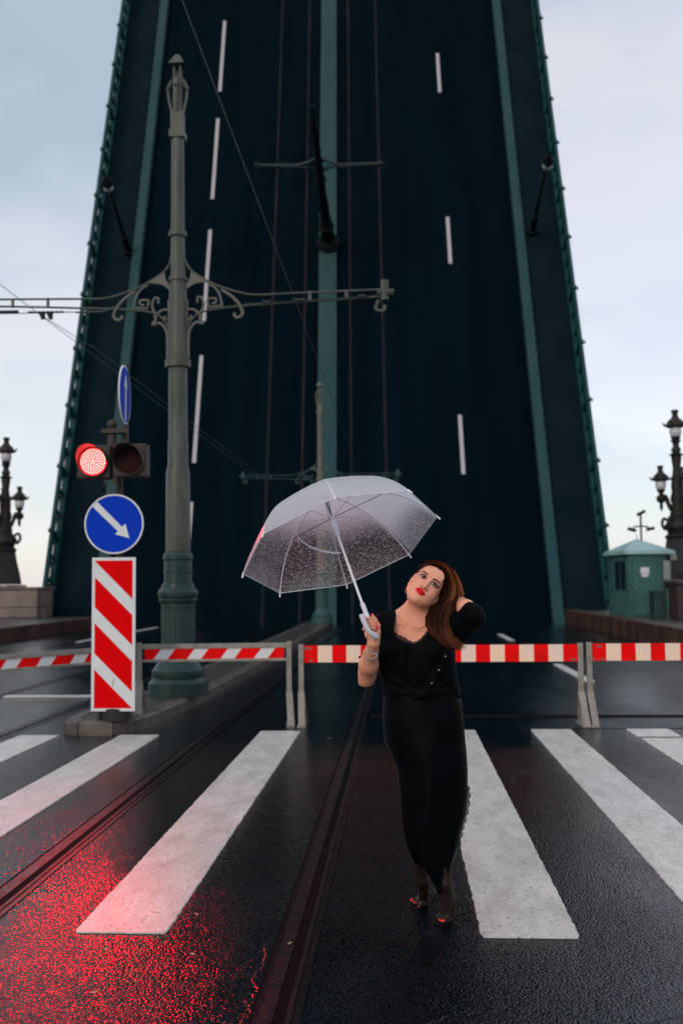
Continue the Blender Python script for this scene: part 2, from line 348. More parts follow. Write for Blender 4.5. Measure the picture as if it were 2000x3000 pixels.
        bmesh.ops.recalc_face_normals(b, faces=b.faces); b.to_mesh(me); b.free()
        if smooth:
            me.polygons.foreach_set('use_smooth', [True]*len(me.polygons))
            me.set_sharp_from_angle(angle=math.radians(auto or 40))
        if bevel:
            q = o.modifiers.new('bevel', 'BEVEL'); q.width = bevel; q.segments = 2; q.limit_method = 'ANGLE'
        return o
def struct(mb, name, mats, **k): return tag(mb.build(name, mats, **k), kind='structure')
def spline(pts, n=8):       # Catmull-Rom
    pts = [Vector(p) for p in pts]; o = []
    for i in range(len(pts)-1):
        p0, p1, p2, p3 = pts[max(i-1, 0)], pts[i], pts[i+1], pts[min(i+2, len(pts)-1)]
        for j in range(n):
            t = j/n; o.append(.5*((2*p1)+(p2-p0)*t+(2*p0-5*p1+4*p2-p3)*t*t+(3*p1-p0-3*p2+p3)*t**3))
    o.append(pts[-1]); return o
def copy_tree(o, parent=None, loc=None):
    c = o.copy(); COL.objects.link(c)
    if parent: c.parent = parent
    if loc is not None: c.location = loc
    for ch in list(o.children): copy_tree(ch, c)
    return c

# ================================================================== GROUND
XC = -2.92                       # centre line of the bridge
XL, XR, YE = -10.9, 6.12, 36.4
m = MB(); m.add([(-3000, -3000, -6), (3000, -3000, -6), (3000, 3000, -6), (-3000, 3000, -6)], [(0, 1, 2, 3)]); struct(m, 'water', 'water')
m = MB(); m.box((XL-.1, -30, -1.2), (XR+.1, YE, 0)); struct(m, 'road', 'asphalt')
m = MB(); m.box((-60, -60, -1.6), (60, -30, -.02)); m.box((-60, -30, -5.9), (XL-.1, -2, .3)); m.box((XR+.1, -30, -5.9), (60, -2, .3)); struct(m, 'ground', 'paving')
# zebra crossing
def ragged(x0, x1, y0, y1, z=.004, th=.004, seed=0, mb=None, amp=.0034):
    r = random.Random(seed); k = max(4, int((y1-y0)/.02)); L_, R_ = [], []
    a = b = 0
    for i in range(k+1):
        y = y0+(y1-y0)*i/k; a = a*.25+r.uniform(-amp, amp); b = b*.25+r.uniform(-amp, amp)
        e = .014*max(0, 1-i/1.5)+.008*max(0, 1-(k-i)/1.5)
        L_.append((x0+a+e, y)); R_.append((x1+b-e, y))
    n = len(L_)
    vs = [(x, y, z+th) for x, y in L_]+[(x, y, z+th) for x, y in R_]+[(x-.004, y, z-.003) for x, y in L_]+[(x+.004, y, z-.003) for x, y in R_]
    fs = []
    for i in range(n-1):
        fs += [(i, i+1, n+i+1, n+i), (2*n+i, 2*n+i+1, i+1, i), (n+i, n+i+1, 3*n+i+1, 3*n+i)]
    fs += [(0, n, 3*n, 2*n), (n-1, 2*n-1, 4*n-1, 3*n-1)]
    mb.add(vs, fs)
m = MB()
for i, (a, b, y1) in enumerate(((-1.485, -1.07, 10.63), (-2.92, -2.51, 10.36), (-3.97, -3.56, 10.33), (-5.02, -4.6, 10.33), (-6.05, -5.63, 10.33), (-7.1, -6.7, 10.33), (-8.1, -7.7, 10.33), (.345, .77, 10.7), (1.36, 1.775, 10.75), (3.38, 3.78, 10.77), (4.4, 4.8, 10.77))):
    ragged(a, b, 4.54, y1, seed=i, mb=m)
ragged(2.37, 2.78, 4.54, 10.15, seed=40, mb=m); ragged(2.36, 2.79, 10.27, 10.78, seed=41, mb=m)
struct(m, 'crosswalk', 'road_paint')
m = MB()
ragged(-5.6, -4.35, 13.85, 14.05, seed=60, mb=m); ragged(-3.9, -3.62, 13.85, 14.05, seed=61, mb=m)
for (u0, v0, u1, v1) in ((1460, 1858, 1500, 1877), (1632, 1946, 1722, 1997)):
    a, b = G(u0, v0), G(u1, v1); x = (a.x+b.x)/2; ragged(x-.07, x+.09, b.y, a.y, seed=int(u0), mb=m)
for y in (19, 27, 33): ragged(-8.9, -8.75, y, y+3, seed=y, mb=m)
struct(m, 'lane_marking', 'road_paint')
# joints and patches in the asphalt
m = MB(); m.add([(XR-6.6, 11.62, .004), (XR, 11.75, .004), (XR, 11.93, .004), (XR-6.6, 11.9, .004)], [(0, 1, 2, 3)])
m.add([(XR-6.5, 10.80, .003), (XR, 10.86, .003), (XR, 10.89, .003), (XR-6.5, 10.83, .003)], [(0, 1, 2, 3)])
struct(m, 'joint_seal', 'groove')
def track(x0, name):
    m = MB()
    for x in (x0-.765, x0+.765):
        m.add([(x-.095, -30, .004), (x+.095, -30, .004), (x+.095, YE, .004), (x-.095, YE, .004)], [(0, 1, 2, 3)], 1)
        for a, b, mm, z in ((-.06, -.005, 0, .009), (-.005, .04, 2, .006), (.04, .06, 0, .009), (-.093, -.084, 2, .006)):
            m.add([(x+a, -30, z), (x+b, -30, z), (x+b, YE, z), (x+a, YE, z)], [(0, 1, 2, 3)], mm)
    return struct(m, name, ['steel', 'seal', 'groove'])
track(-1.235, 'tram_track'); track(-4.92, 'tram_track')
# median island with a granite kerb
isl = [(-3.55, 10.45), (-3.36, 10.33), (-3.0, 10.36), (-2.83, 10.62), (-2.72, 11.3), (-2.66, 12.2), (-2.6, 14.3), (-2.52, 19), (-2.42, YE), (-3.4, YE), (-3.4, 19), (-3.42, 13), (-3.6, 11.2)]
def inset(poly, d):
    c = Vector((sum(p[0] for p in poly)/len(poly), 0)); o = []
    n = len(poly)
    for i in range(n):
        p0, p1, p2 = [Vector(poly[j % n]) for j in (i-1, i, i+1)]
        a = (p1-p0).normalized(); b = (p2-p1).normalized(); na = Vector((-a.y, a.x)); nb = Vector((-b.y, b.x)); q = (na+nb).normalized()
        o.append(tuple(p1+q*d/max(.5, q.dot(na))))
    return o
fl = lambda x, y, t: Vector((x, y, t))
m = MB(); inn = inset(isl, .14); m.prism(inn, fl, -.1, .145); struct(m, 'median_island', 'paving')
m = MB(); n = len(isl); top = inset(isl, .02); inn2 = inset(isl, .15)
nn_ = []
for i in range(n):
    j = (i+1) % n
    L_ = (Vector(isl[j])-Vector(isl[i])).length; k = max(1, int(L_/1.1)); g = .006/L_*1
    for q in range(k):
        t0, t1 = q/k+g, (q+1)/k-g
        def lp(A, B, t): return (A[0]+(B[0]-A[0])*t, A[1]+(B[1]-A[1])*t)
        dz = rnd.uniform(-.004, .004)
        o0, o1 = lp(isl[i], isl[j], t0), lp(isl[i], isl[j], t1); a0, a1 = lp(top[i], top[j], t0), lp(top[i], top[j], t1); b0, b1 = lp(inn2[i], inn2[j], t0), lp(inn2[i], inn2[j], t1)
        vs = [(*o0, -.1), (*o1, -.1), (*o1, .12+dz), (*o0, .12+dz), (*a1, .15+dz), (*a0, .15+dz), (*b1, .152+dz), (*b0, .152+dz), (*b1, -.1), (*b0, -.1)]
        m.add(vs, [(0, 1, 2, 3), (3, 2, 4, 5), (5, 4, 6, 7), (7, 6, 8, 9), (0, 3, 5, 7, 9), (1, 8, 6, 4, 2)])
struct(m, 'island_kerb', 'granite')
# raised footways with low granite walls
m = MB(); m.box((XR+.36, -2, -5.9), (16.5, YE+1.2, .46)); struct(m, 'sidewalk', 'paving')
m = MB(); m.box((-19, -2, -5.9), (XL-.36, YE+1.2, .34)); struct(m, 'sidewalk', 'paving')
def kerbwall(x0, x1, z, label, mt):
    m = MB(); y = -2.
    while y < YE+1:
        y2 = min(y+2.4, YE+1.2); m.box((x0, y+.006, -.5), (x1, y2-.006, z)); y = y2
    tag(m.build('granite_kerb_wall', mt, bevel=.03), label, 'low wall')
kerbwall(XR, XR+.36, .50, 'low dark granite wall along the right side of the road, in front of the booth', 'granite_red')
kerbwall(XL-.36, XL, .40, 'low reddish granite wall along the left side of the road, below the grey parapet', 'granite_red')
# big granite parapets
m = MB()
for i in range(5):
    x0 = -13.6-i*1.75
    for k, (z0, z1) in enumerate(((.34, .72), (.72, 1.42))): m.box((x0-1.74, 36.9, z0+.012), (x0-.012, 38.6, z1))
m.box((-22.5, 36.8, 1.425), (-14.7, 38.7, 1.58)); m.box((-14.69, 36.8, 1.425), (-13.55, 38.7, 1.50))
tag(m.build('granite_parapet', 'granite_grey', bevel=.03), 'pinkish grey granite block parapet at the far left below the ornate lamp', 'wall')
m = MB()
for i in range(4): m.box((7.62+i*1.6, 28, .47), (7.62+i*1.6+1.59, 28.9, 1.42))
m.box((7.58, 27.95, 1.425), (14.1, 28.95, 1.51))
tag(m.build('granite_parapet', 'dark_wall', bevel=.02), 'dark brown stone parapet at the right edge beside the booth', 'wall')
# pylon that carries the right lamp
m = MB(); m.box((8.9, 34.2, -5.9), (12.5, 36.4, 1.3)); m.box((8.8, 34.1, 1.305), (12.6, 36.5, 1.55)); m.box((9.05, 34.45, 1.555), (10.2, 35.6, 1.7))
tag(m.build('lamp_pedestal', 'dark_wall', bevel=.03), 'dark stone pedestal under the ornate lamp on the right', 'pedestal')

# ================================================================== RAISED BRIDGE LEAF
DL = Vector((-0.01545, 0.36476, 0.93097)).normalized(); DW = Vector((.9991, .0423, 0)); DN = DW.cross(DL); DO = Vector((-2.9316, 40.4, -.195))
def D(w, s, h=0): return DO+DW*w+DL*s+DN*h
Df = lambda v: D(v.x, v.y, v.z)
br = empty('bridge_leaf', D(0, 0), 'huge raised dark blue bridge roadway standing almost upright across the road', 'drawbridge')
S0, S1 = -2.2, 41
m = MB(); m.box((-9.2, S0, -2.5), (9.2, S1, 0), fr=Df); m.build('deck', 'deck_asphalt', br)
for sgn in (-1, 1):
    m = MB(); a, b = sorted((sgn*9.2, sgn*11.5)); m.box((a+.001, S0, -2.5), (b, S1, .16), fr=Df); m.build('footway', 'deck_footway', br)
    m = MB(); a, b = sorted((sgn*9.05, sgn*9.5)); m.box((a, S0, .002), (b, S1, .42), fr=Df); m.build('kerb', 'deck_green', br, bevel=.05)
    # railing
    m = MB(); e = sgn*11.3
    m.box((e-.07, S0, 1.16), (e+.07, S1, 1.30), fr=Df); m.box((e-.10, S0, .162), (e+.10, S1, .40), fr=Df); m.box((e-.04, S0, .95), (e+.04, S1, 1.01), fr=Df)
    s = S0; i = 0
    while s < S1:
        big = i % 3 == 0
        w = .09 if big else .05
        m.box((e-w, s-w, .4), (e+w, s+w, 1.17 if not big else 1.38), fr=Df)
        if big: m.box((e-.05+sgn*.1, s-.05, 1.2), (e+.05+sgn*.14, s+.05, 1.3), fr=Df)
        for j in range(1, 6): m.box((e-.009, s+j*.167-.009, .4), (e+.009, s+j*.167+.009, .96), fr=Df)
        # ornamental diagonal bracket on the road side
        m.beam(D(e, s, .42), D(e, s+1, .95), .05, .03, DW); s += 1.0; i += 1
    m.build('railing', 'rail_green', br)
m = MB(); m.box((-.48, S0, .002), (.38, S1, .16), fr=Df); m.build('median_strip', 'deck_green', br, bevel=.04)
for w in (-2.66, -1.13, 1.01, 2.53):
    m = MB(); m.box((w-.05, S0, .003), (w-.015, S1, .012), fr=Df); m.box((w+.015, S0, .003), (w+.05, S1, .012), fr=Df); m.build('rail', 'deck_rail_steel', br)
for w, L_ in ((-5.87, ((37.7, 41), (30.13, 35.6), (22.63, 28.15), (15.13, 20.65), (7.57, 13.2), (.1, 5.66))), (5.86, ((29.8, 32.75), (18.35, 21.25), (6.88, 9.86), (41-.6, 41)))):
    for a, b in L_:
        m = MB(); m.box((w-.085, a, .003), (w+.085, b, .009), fr=Df); m.build('lane_line', 'deck_line', br)
# lamps standing on the leaf
def deck_lamp(w, s, label):
    A = (DN+DW*(.0)).normalized(); r = empty('deck_lamp', D(w, s, .16), label, 'street lamp', 'lamps on the raised leaf')
    m = MB(); m.lathe([(0, .24), (.25, .24), (.3, .17), (1.1, .15), (1.2, .19), (1.3, .1), (3.9, .065), (4.0, .12), (4.1, .07)], D(w, s, .16), 12, axis=A); m.build('post', 'dark_iron', r, smooth=True)
    m = MB(); m.ball(D(w, s, 4.62), .22); m.build('globe', 'globe_glass', r, smooth=True)
    m = MB(); m.lathe([(4.6, .235), (4.72, .29), (4.9, .2), (5.05, .06), (5.2, .04), (5.3, .01)], D(w, s, .16), 12, axis=A); m.build('cap', 'dark_iron', r, smooth=True)
deck_lamp(9.89, 20.0, 'dark lamp sticking out of the raised leaf, near its right railing')
deck_lamp(-9.7, 19.1, 'dark lamp sticking out of the raised leaf, near its left railing')

# ================================================================== TRAM POLES
def tram_pole(base, A, X, H, label, cat_mats, group, detail=True, left=2.75, right=2.75, extra=0, arm=None, armr=.0145):
    """A: axis up the pole, X: direction of the cross arm. heights are measured from the foot."""
    A = Vector(A).normalized(); X = Vector(X).normalized(); B = Vector(base); F = X.cross(A)
    mg, mu = cat_mats
    r = empty('tram_pole', B, label, 'pole', group)
    q = lambda x, h, f=0: B+X*x+A*h+F*f
    def vh(v): return (2023-v)*.00439
    wr = .00219
    prof = [(0, .385), (.16, .385), (.17, .36), (.22, .33), (.24, .34), (.32, .335), (.34, .31), (.40, .275), (.43, .24), (.50, .222)]
    m = MB(); m.lathe(prof, B, 32, axis=A); m.build('plinth', mg, r, smooth=True)
    m = MB(); fh = [.50+i*.05 for i in range(14)]+[1.17]
    m.lathe([(h, .218) for h in fh], B, 96, axis=A, mod=lambda h, a: -.012*(.5-.5*math.cos(a*24)) if .54 < h < 1.13 else 0)
    m.build('fluted_shaft', mg, r, smooth=True, auto=80)
    m = MB(); m.lathe([(1.17, .22), (1.19, .245), (1.22, .25), (1.24, .235), (1.26, .258), (1.31, .262), (1.35, .24), (1.37, .215), (1.42, .205), (1.44, .178), (1.56, .178), (1.565, .188), (1.59, .188), (1.595, .180), (1.72, .180), (1.74, .193), (1.79, .193), (1.82, .172), (1.84, .150)], B, 32, axis=A); m.build('capital', mg, r, smooth=True, auto=30)
    m = MB(); m.lathe([(1.84, .160), (2.86, .155), (2.98, .132), (3.27, .132), (3.29, .125), (3.82, .122), (3.84, .125), (4.28, .122), (5.35, .112), (5.48, .095), (6.35, .088), (7.36, .084)], B, 24, axis=A); m.build('shaft', mu, r, smooth=True, auto=30)
    for h, rr, t in ((4.26, .168, .10), (5.42, .122, .05), (6.02, .118, .07)):
        m = MB(); m.lathe([(h, rr), (h+t, rr)], B, 20, axis=A); m.build('collar', mu, r, smooth=True, auto=30)
    # finial
    m = MB(); fr = lambda v: B+X*v.x+F*v.y+A*v.z
    m.box((-.10, -.10, 7.36), (.10, .10, 7.46), fr=fr); m.box((-.082, -.082, 7.465), (.082, .082, 7.72), fr=fr)
    for a, b in ((-1, -1), (-1, 1), (1, -1), (1, 1)): m.tube([q(a*.04, 7.7, b*.04), q(a*.04, 8.37, b*.04)], .017, 6)
    m.tube([q(0, 7.7), q(0, 8.3)], .012, 6)
    for a, b in ((-1, 0), (1, 0), (0, 1), (0, -1)):
        m.tube(spline([q(a*.07, 7.70, b*.07), q(a*.115, 7.9, b*.115), q(a*.125, 8.02, b*.125)], 4), .019, 6)
        m.tube([q(a*.145, 8.04, b*.145), q(a*.10, 8.11, b*.10), q(a*.07, 8.19, b*.07)], [.02, .03, .018], 6)
    vs = [q(a*.105, 8.37, b*.105) for a, b in ((-1, -1), (1, -1), (1, 1), (-1, 1))]+[q(a*.03, 8.52, b*.03) for a, b in ((-1, -1), (1, -1), (1, 1), (-1, 1))]
    m.add(vs, [(0, 3, 2, 1), (4, 5, 6, 7), (0, 1, 5, 4), (1, 2, 6, 5), (2, 3, 7, 6), (3, 0, 4, 7)])
    m.build('finial', mu, r)
    # cross arm with its scroll brackets
    def T(u, v): return ((u-523)*.00439, vh(v))
    for sg, Ln in ((1, right), (-1, left)):
        m = MB(); e = Ln
        if sg < 0: e += extra
        upb = [T(*p) for p in ((540, 700), (548, 732), (566, 758), (603, 783), (644, 805), (705, 826), (760, 836))]+[(1.5, 5.22), (Ln, 5.24), (e, 5.24)][:2+(extra > 0 and sg < 0)]
        lob = [T(*p) for p in ((550, 936), (562, 911), (583, 891), (609, 881), (664, 873))]+[(1.1, 5.08), (Ln, 5.15), (e, 5.15)][:2+(extra > 0 and sg < 0)]
        m.tube(spline([q(sg*x, h) for x, h in upb], 4), armr, 8); m.tube(spline([q(sg*x, h) for x, h in lob], 4), armr, 8)
        x = 1.75
        while x < e-.1: m.tube([q(sg*x, 5.12), q(sg*x, 5.24)], .022, 6); x += .48
        if sg > 0 or not extra:
            m.tube([q(sg*(e-.02), 5.1), q(sg*(e-.02), 5.36)], .05, 8); m.tube([q(sg*(e-.12), 5.2), q(sg*(e+.10), 5.2)], .045, 8)
            m.tube(spline([q(sg*(e-.1), 5.1), q(sg*(e-.14), 4.98), q(sg*(e-.04), 4.96), q(sg*(e-.02), 5.03)], 4), .022, 6)
        m.build('cross_arm', arm or (mu if detail else mg), r, smooth=True)
        m = MB(); Z = lambda x, y: (lambda t: q(sg*t[0], t[1]))(T(440+.204*x, 640+.204*y))
        pl = [(600, 590), (850, 745), (740, 757), (650, 775), (575, 820), (520, 880), (497, 850), (560, 740), (598, 670)]
        m.prism(pl, lambda x, y, t: Z(x, y)+F*t, -.015, .015)
        for pts, w in (((( 850, 770), (960, 840), (1030, 950), (1065, 1115)), .016), (((1065, 1110), (860, 1130)), .014),
                       (((1050, 870), (1200, 970), (1310, 1090), (1370, 1230), (1300, 1295), (1250, 1270), (1250, 1225)), .022),
                       (((700, 1060), (700, 980), (750, 975), (790, 1060), (770, 1160), (700, 1240)), .016),
                       (((860, 1110), (850, 1010), (970, 1005), (960, 1070), (910, 1075)), .016),
                       (((545, 1150), (640, 1160), (710, 1210)), .018), (((545, 1300), (600, 1290), (600, 1240)), .014),
                       (((760, 1230), (735, 1290), (780, 1370), (690, 1350), (620, 1400), (570, 1500), (560, 1640), (560, 1880)), .020),
                       (((545, 1000), (540, 1400), (550, 1900)), .014)):
            m.tube(spline([Z(*p) for p in pts], 5), w, 6, nrm=F, flat=1)
        m.build('scroll_bracket', 'rusty_grey' if detail else mg, r, smooth=True)
    return r
tram_pole((-2.856, 12.8, .15), (-.004, 0, 1), (1, 0, 0), 8.6, 'tall grey green tram pole with scroll cross arm, behind the striped board', ('green_paint', 'grey_paint'), 'tram poles', extra=2.2)
tram_pole((-2.72, 34.8, .15), (-.004, 0, 1), (1, 0, 0), 8.6, 'small far tram pole at the end of the median, half behind the umbrella', ('green_paint_far', 'rusty_grey'), 'tram poles', False)
MB.fat = 1.45
tram_pole(D(-.02, 19.5, .16), (DN-DW*.05), DW, 8.6, 'black tram pole with cross arm sticking out of the raised leaf', ('dark_iron', 'dark_iron'), 'tram poles', False, arm='arm_grey', armr=.045)
MB.fat = 1
# wires
def wire(name, pts, r, mt, label, group=None, n=6): m = MB(); m.tube(pts, r, n); return tag(m.build(name, mt), label, 'wire', group)
wire('overhead_wire', [(-1.30, -9, 5.12), (-1.24, 12.8, 5.05), (-1.19, 34.8, 5.0)], .0045, 'wire', 'thin tram wire crossing the dark leaf diagonally to the right of the near pole', 'tram wires')
wire('overhead_wire', [(-4.55, 1, 5.1), (-4.6, 12.8, 5.06), (-4.62, 34.8, 5.0)], .0045, 'wire_light', 'thin pale tram wire against the sky at the left, the upper one of two', 'tram wires')
wire('overhead_wire', [(-4.58, 12.4, 5.05), (-4.35, 14, 4.98), (-4.3, 34.8, 4.9)], .0045, 'wire_light', 'thin pale tram wire against the sky at the left, the lower one of two', 'tram wires')
r = empty('span_cable', (-5.5, 12.7, 5.0), 'thin cable with dark insulators hanging under the left part of the cross arm', 'cable')
m = MB(); m.tube([P(-300, 905, 12.7), P(60, 918, 12.7), P(300, 912, 12.7), P(335, 900, 12.7)], .007, 6); m.build('cable', 'wire_light', r)
for u0, u1, rr in ((-5, 55, .03), (83, 187, .022), (222, 300, .018)):
    m = MB(); a, b = P(u0, 915, 12.7), P(u1, 914, 12.7)
    k = 16; m.tube([a+(b-a)*i/k for i in range(k+1)], [rr*(1 if i % 2 else .65)*(1 if u0 < 60 else .8) for i in range(k+1)], 8)
    if u0 == 83:
        for c in (124, 147): m.tube([P(c, 915, 12.7), P(c+3, 935, 12.7)], [.05, .025], 8)
    m.build('insulator', 'wire', r, smooth=True)
r = empty('span_cable', (-1.2, 12.7, 5.0), 'dark sagging cable hanging under the right part of the cross arm', 'cable')
m = MB(); m.tube([P(720, 890, 12.7), P(860, 884, 12.7), P(1080, 868, 12.7)], .008, 6); m.build('cable', 'wire', r)
for c in (780, 870, 880, 1060): m = MB(); m.tube([P(c-12, 888-(c-720)*.06, 12.7), P(c+12, 888-(c-720)*.06, 12.7)], .02, 8); m.build('insulator', 'wire', r)

# ================================================================== SIGNAL POST, SIGNS
SX, SY = -3.0, 10.55
r = empty('signal_post', (SX, SY, .15), 'thin grey post with a black foot at the tip of the median, behind the signs', 'post')
m = MB(); m.tube([(SX, SY, .15), (SX, SY, 3.1), (SX+.06, SY, 3.1), (SX+.06, SY, 3.95)], .035, 12); m.build('tube', 'signal_grey', r, smooth=True)
m = MB(); m.lathe([(0, .16), (.12, .16), (.14, .10), (.2, .09)], (SX-.0, SY-.06, .15), 16); m.build('foot', 'black_rubber', r, smooth=True)
m = MB(); m.beam((SX-.17, SY-.1, .15), (SX-.17, SY-.1, .4), .03, .05); m.build('support', 'signal_grey', r)
m = MB(); m.tube([(SX-.07, SY-.06, 2.98), (SX-.07, SY-.06, 3.25)], .05, 12); m.ball((SX-.07, SY-.06, 3.29), .055); m.box((SX-.17, SY-.14, 3.19), (SX+.09, SY-.01, 3.235)); m.build('bracket', 'signal_grey', r, smooth=True)
# striped board
A0, A1 = P(208*1.2755, 1634*1.2755, 10.35), P(210*1.2755, 1281*1.2755, 10.35)
x0, x1, z0, z1 = A0.x+.005, P(311*1.2755, 1450*1.2755, 10.35).x, A0.z, A1.z
r = empty('hazard_board', ((x0+x1)/2, 10.35, z0), 'tall board with red and white diagonal stripes at the tip of the median', 'sign')
BF = lambda x, y, t: Vector((x0+x, 10.35-t, z0+y))
bw, bh = x1-x0, z1-z0
m = MB(); m.prism([(0, 0), (bw, 0), (bw, bh), (0, bh)], BF, -.012, .0); m.build('panel', 'sign_white', r, bevel=.003)
def clip(poly, a, b, c):     # keep a*x+b*y<=c
    o = []
    for i in range(len(poly)):
        p, q = poly[i], poly[(i+1) % len(poly)]; dp, dq = a*p[0]+b*p[1]-c, a*q[0]+b*q[1]-c
        if dp <= 0: o.append(p)
        if dp*dq < 0: t = dp/(dp-dq); o.append((p[0]+(q[0]-p[0])*t, p[1]+(q[1]-p[1])*t))
    return o
m = MB(); e = .032
inner = [(e, e), (bw-e, e), (bw-e, bh-e), (e, bh-e)]
period = (885-352)/3.92/2917*10.35; redh = (700-352)/3.92/2917*10.35
ytop = bh-(352-125)/3.92/2917*10.35
for k in range(-1, 3):       # band below the line y = yt - x
    yt = ytop-k*period+e
    pl = inner if k < 0 else clip(inner, 1, 1, yt)
    if k < 2: pl = clip(pl, -1, -1, -(yt-redh))
    if len(pl) > 2: m.prism(pl, BF, .0005, .002)
m.build('stripes', 'sign_red', r)
m = MB(); m.tube([BF(.245, .34, .003), BF(.235, .30, .003), BF(.225, .26, .003)], .003, 5); m.build('scratch', 'black_rubber', r)
# round blue sign with arrow
c = P(262*1.2755, 1203.5*1.2755, 10.33); rr = .303
r = empty('round_sign', c, 'round blue sign with a white arrow pointing down to the right, above the striped board', 'sign')
CF = lambda x, y, t: c+Vector((x, -t, y))
circ = lambda R_: [(R_*math.cos(2*math.pi*i/48), R_*math.sin(2*math.pi*i/48)) for i in range(48)]
m = MB(); m.prism(circ(rr*1.045), CF, -.012, 0, 0); m.prism(circ(rr*.99), CF, .0005, .002, 1); m.build('disc', ['sign_white', 'sign_blue'], r)
sc = 1/3.92/2917*10.33; cx_, cy_ = 523, 1950
ar = [(265, 1740), (325, 1690), (620, 1985), (660, 1948), (706, 2118), (540, 2070), (572, 2035)]
m = MB(); m.prism([((x-cx_)*sc, -(y-cy_)*sc) for x, y in ar], CF, .0025, .004); m.build('arrow', 'sign_white', r)
# tall-looking edge-on sign
c2 = P(288.5*1.2755, 907*1.2755, 10.4); rv = .315; rot = math.radians(94.4)
r = empty('round_sign', c2, 'blue round sign turned edge-on with a thin white upward arrow, topmost on the post', 'sign')
ex = Vector((math.cos(rot), math.sin(rot), 0)); en = Vector((math.sin(rot), -math.cos(rot), 0))
EF = lambda x, y, t: c2+ex*x+Vector((0, 0, y))+en*t
m = MB(); m.prism(circ(rv), EF, -.014, 0, 0); m.prism(circ(rv*.94), EF, .0005, .002, 1); m.build('disc', ['sign_white', 'sign_blue'], r)
m = MB(); m.prism([(-.028, -.28), (.028, -.28), (.028, .09), (.085, .07), (0, .23), (-.085, .07), (-.028, .09)], EF, .0025, .004); m.build('arrow', 'sign_white', r)
# traffic light: two sections side by side
E1 = P(272.5, 1352, 10.24); E2 = P(378, 1348, 10.24)
emis('led', (1, .16, .13), 14); emis('lens_red', (1, .0, .012), 3.0)
mat('visor_red', (.22, .02, .02), .5)
r = empty('traffic_light', (SX, 10.3, 2.7), 'horizontal traffic light with its left red lamp glowing brightly', 'traffic light')
for cc, lit in ((E1, True), (E2, False)):
    m = MB(); w = .178
    m.box((cc.x-w, 10.26, cc.z-w), (cc.x+w, 10.44, cc.z+w)); m.build('housing', 'signal_grey', r, bevel=.02)
    m = MB(); n = 40; R_ = .162      # short round visor
    vs = []
    for (y, q) in ((10.258, R_), (10.05, R_), (10.05, R_-.006), (10.258, R_-.006)):
        for i in range(n):
            a = 2*math.pi*i/n; yy = y
            if y < 10.2: yy = 10.258-.05-.15*(max(0, math.sin(a)+.2))
            vs.append((cc.x+q*math.cos(a), yy, cc.z+q*math.sin(a)))
    m.add(vs, [(k*n+i, k*n+(i+1) % n, (k+1) % 4*n+(i+1) % n, (k+1) % 4*n+i) for k in range(4) for i in range(n)])
    m.build('visor', 'signal_grey', r, smooth=True)
    m = MB(); m.lathe([(0, .143), (.004, .143), (.006, .13)], (cc.x, 10.257, cc.z), 32, axis=(0, -1, 0)); ln = m.build('lens', 'lens_red' if lit else 'signal_dark', r, smooth=True)
    if lit:
        m = MB()
        for k in range(6):
            nk = max(1, int(k*5.4)); rad = .0250*k
            for i in range(nk):
                a = 2*math.pi*i/nk+k*.3; m.ball((cc.x+rad*math.cos(a), 10.244, cc.z+rad*math.sin(a)), .0074, 8)
        m.build('led_dots', 'led', ln, smooth=True)
        ld = bpy.data.lights.new('signal_light', 'AREA'); ld.shape = 'DISK'; ld.size = .25; ld.energy = 26; ld.color = (1, 0, .0006); ld.spread = math.radians(80)
        lo = bpy.data.objects.new('signal_light', ld); COL.objects.link(lo); lo.parent = r; lo.location = Vector((cc.x, 10.215, cc.z))-Vector(r.location); lo.rotation_euler = Vector((1.5, -6.6, -2.0)).to_track_quat('-Z', 'Y').to_euler()
for dx in (.1, .19): m = MB(); m.box((E1.x+dx, 10.3, E1.z-.24), (E1.x+dx+.03, 10.33, E1.z-.175)); m.build('bracket', 'signal_grey', r)

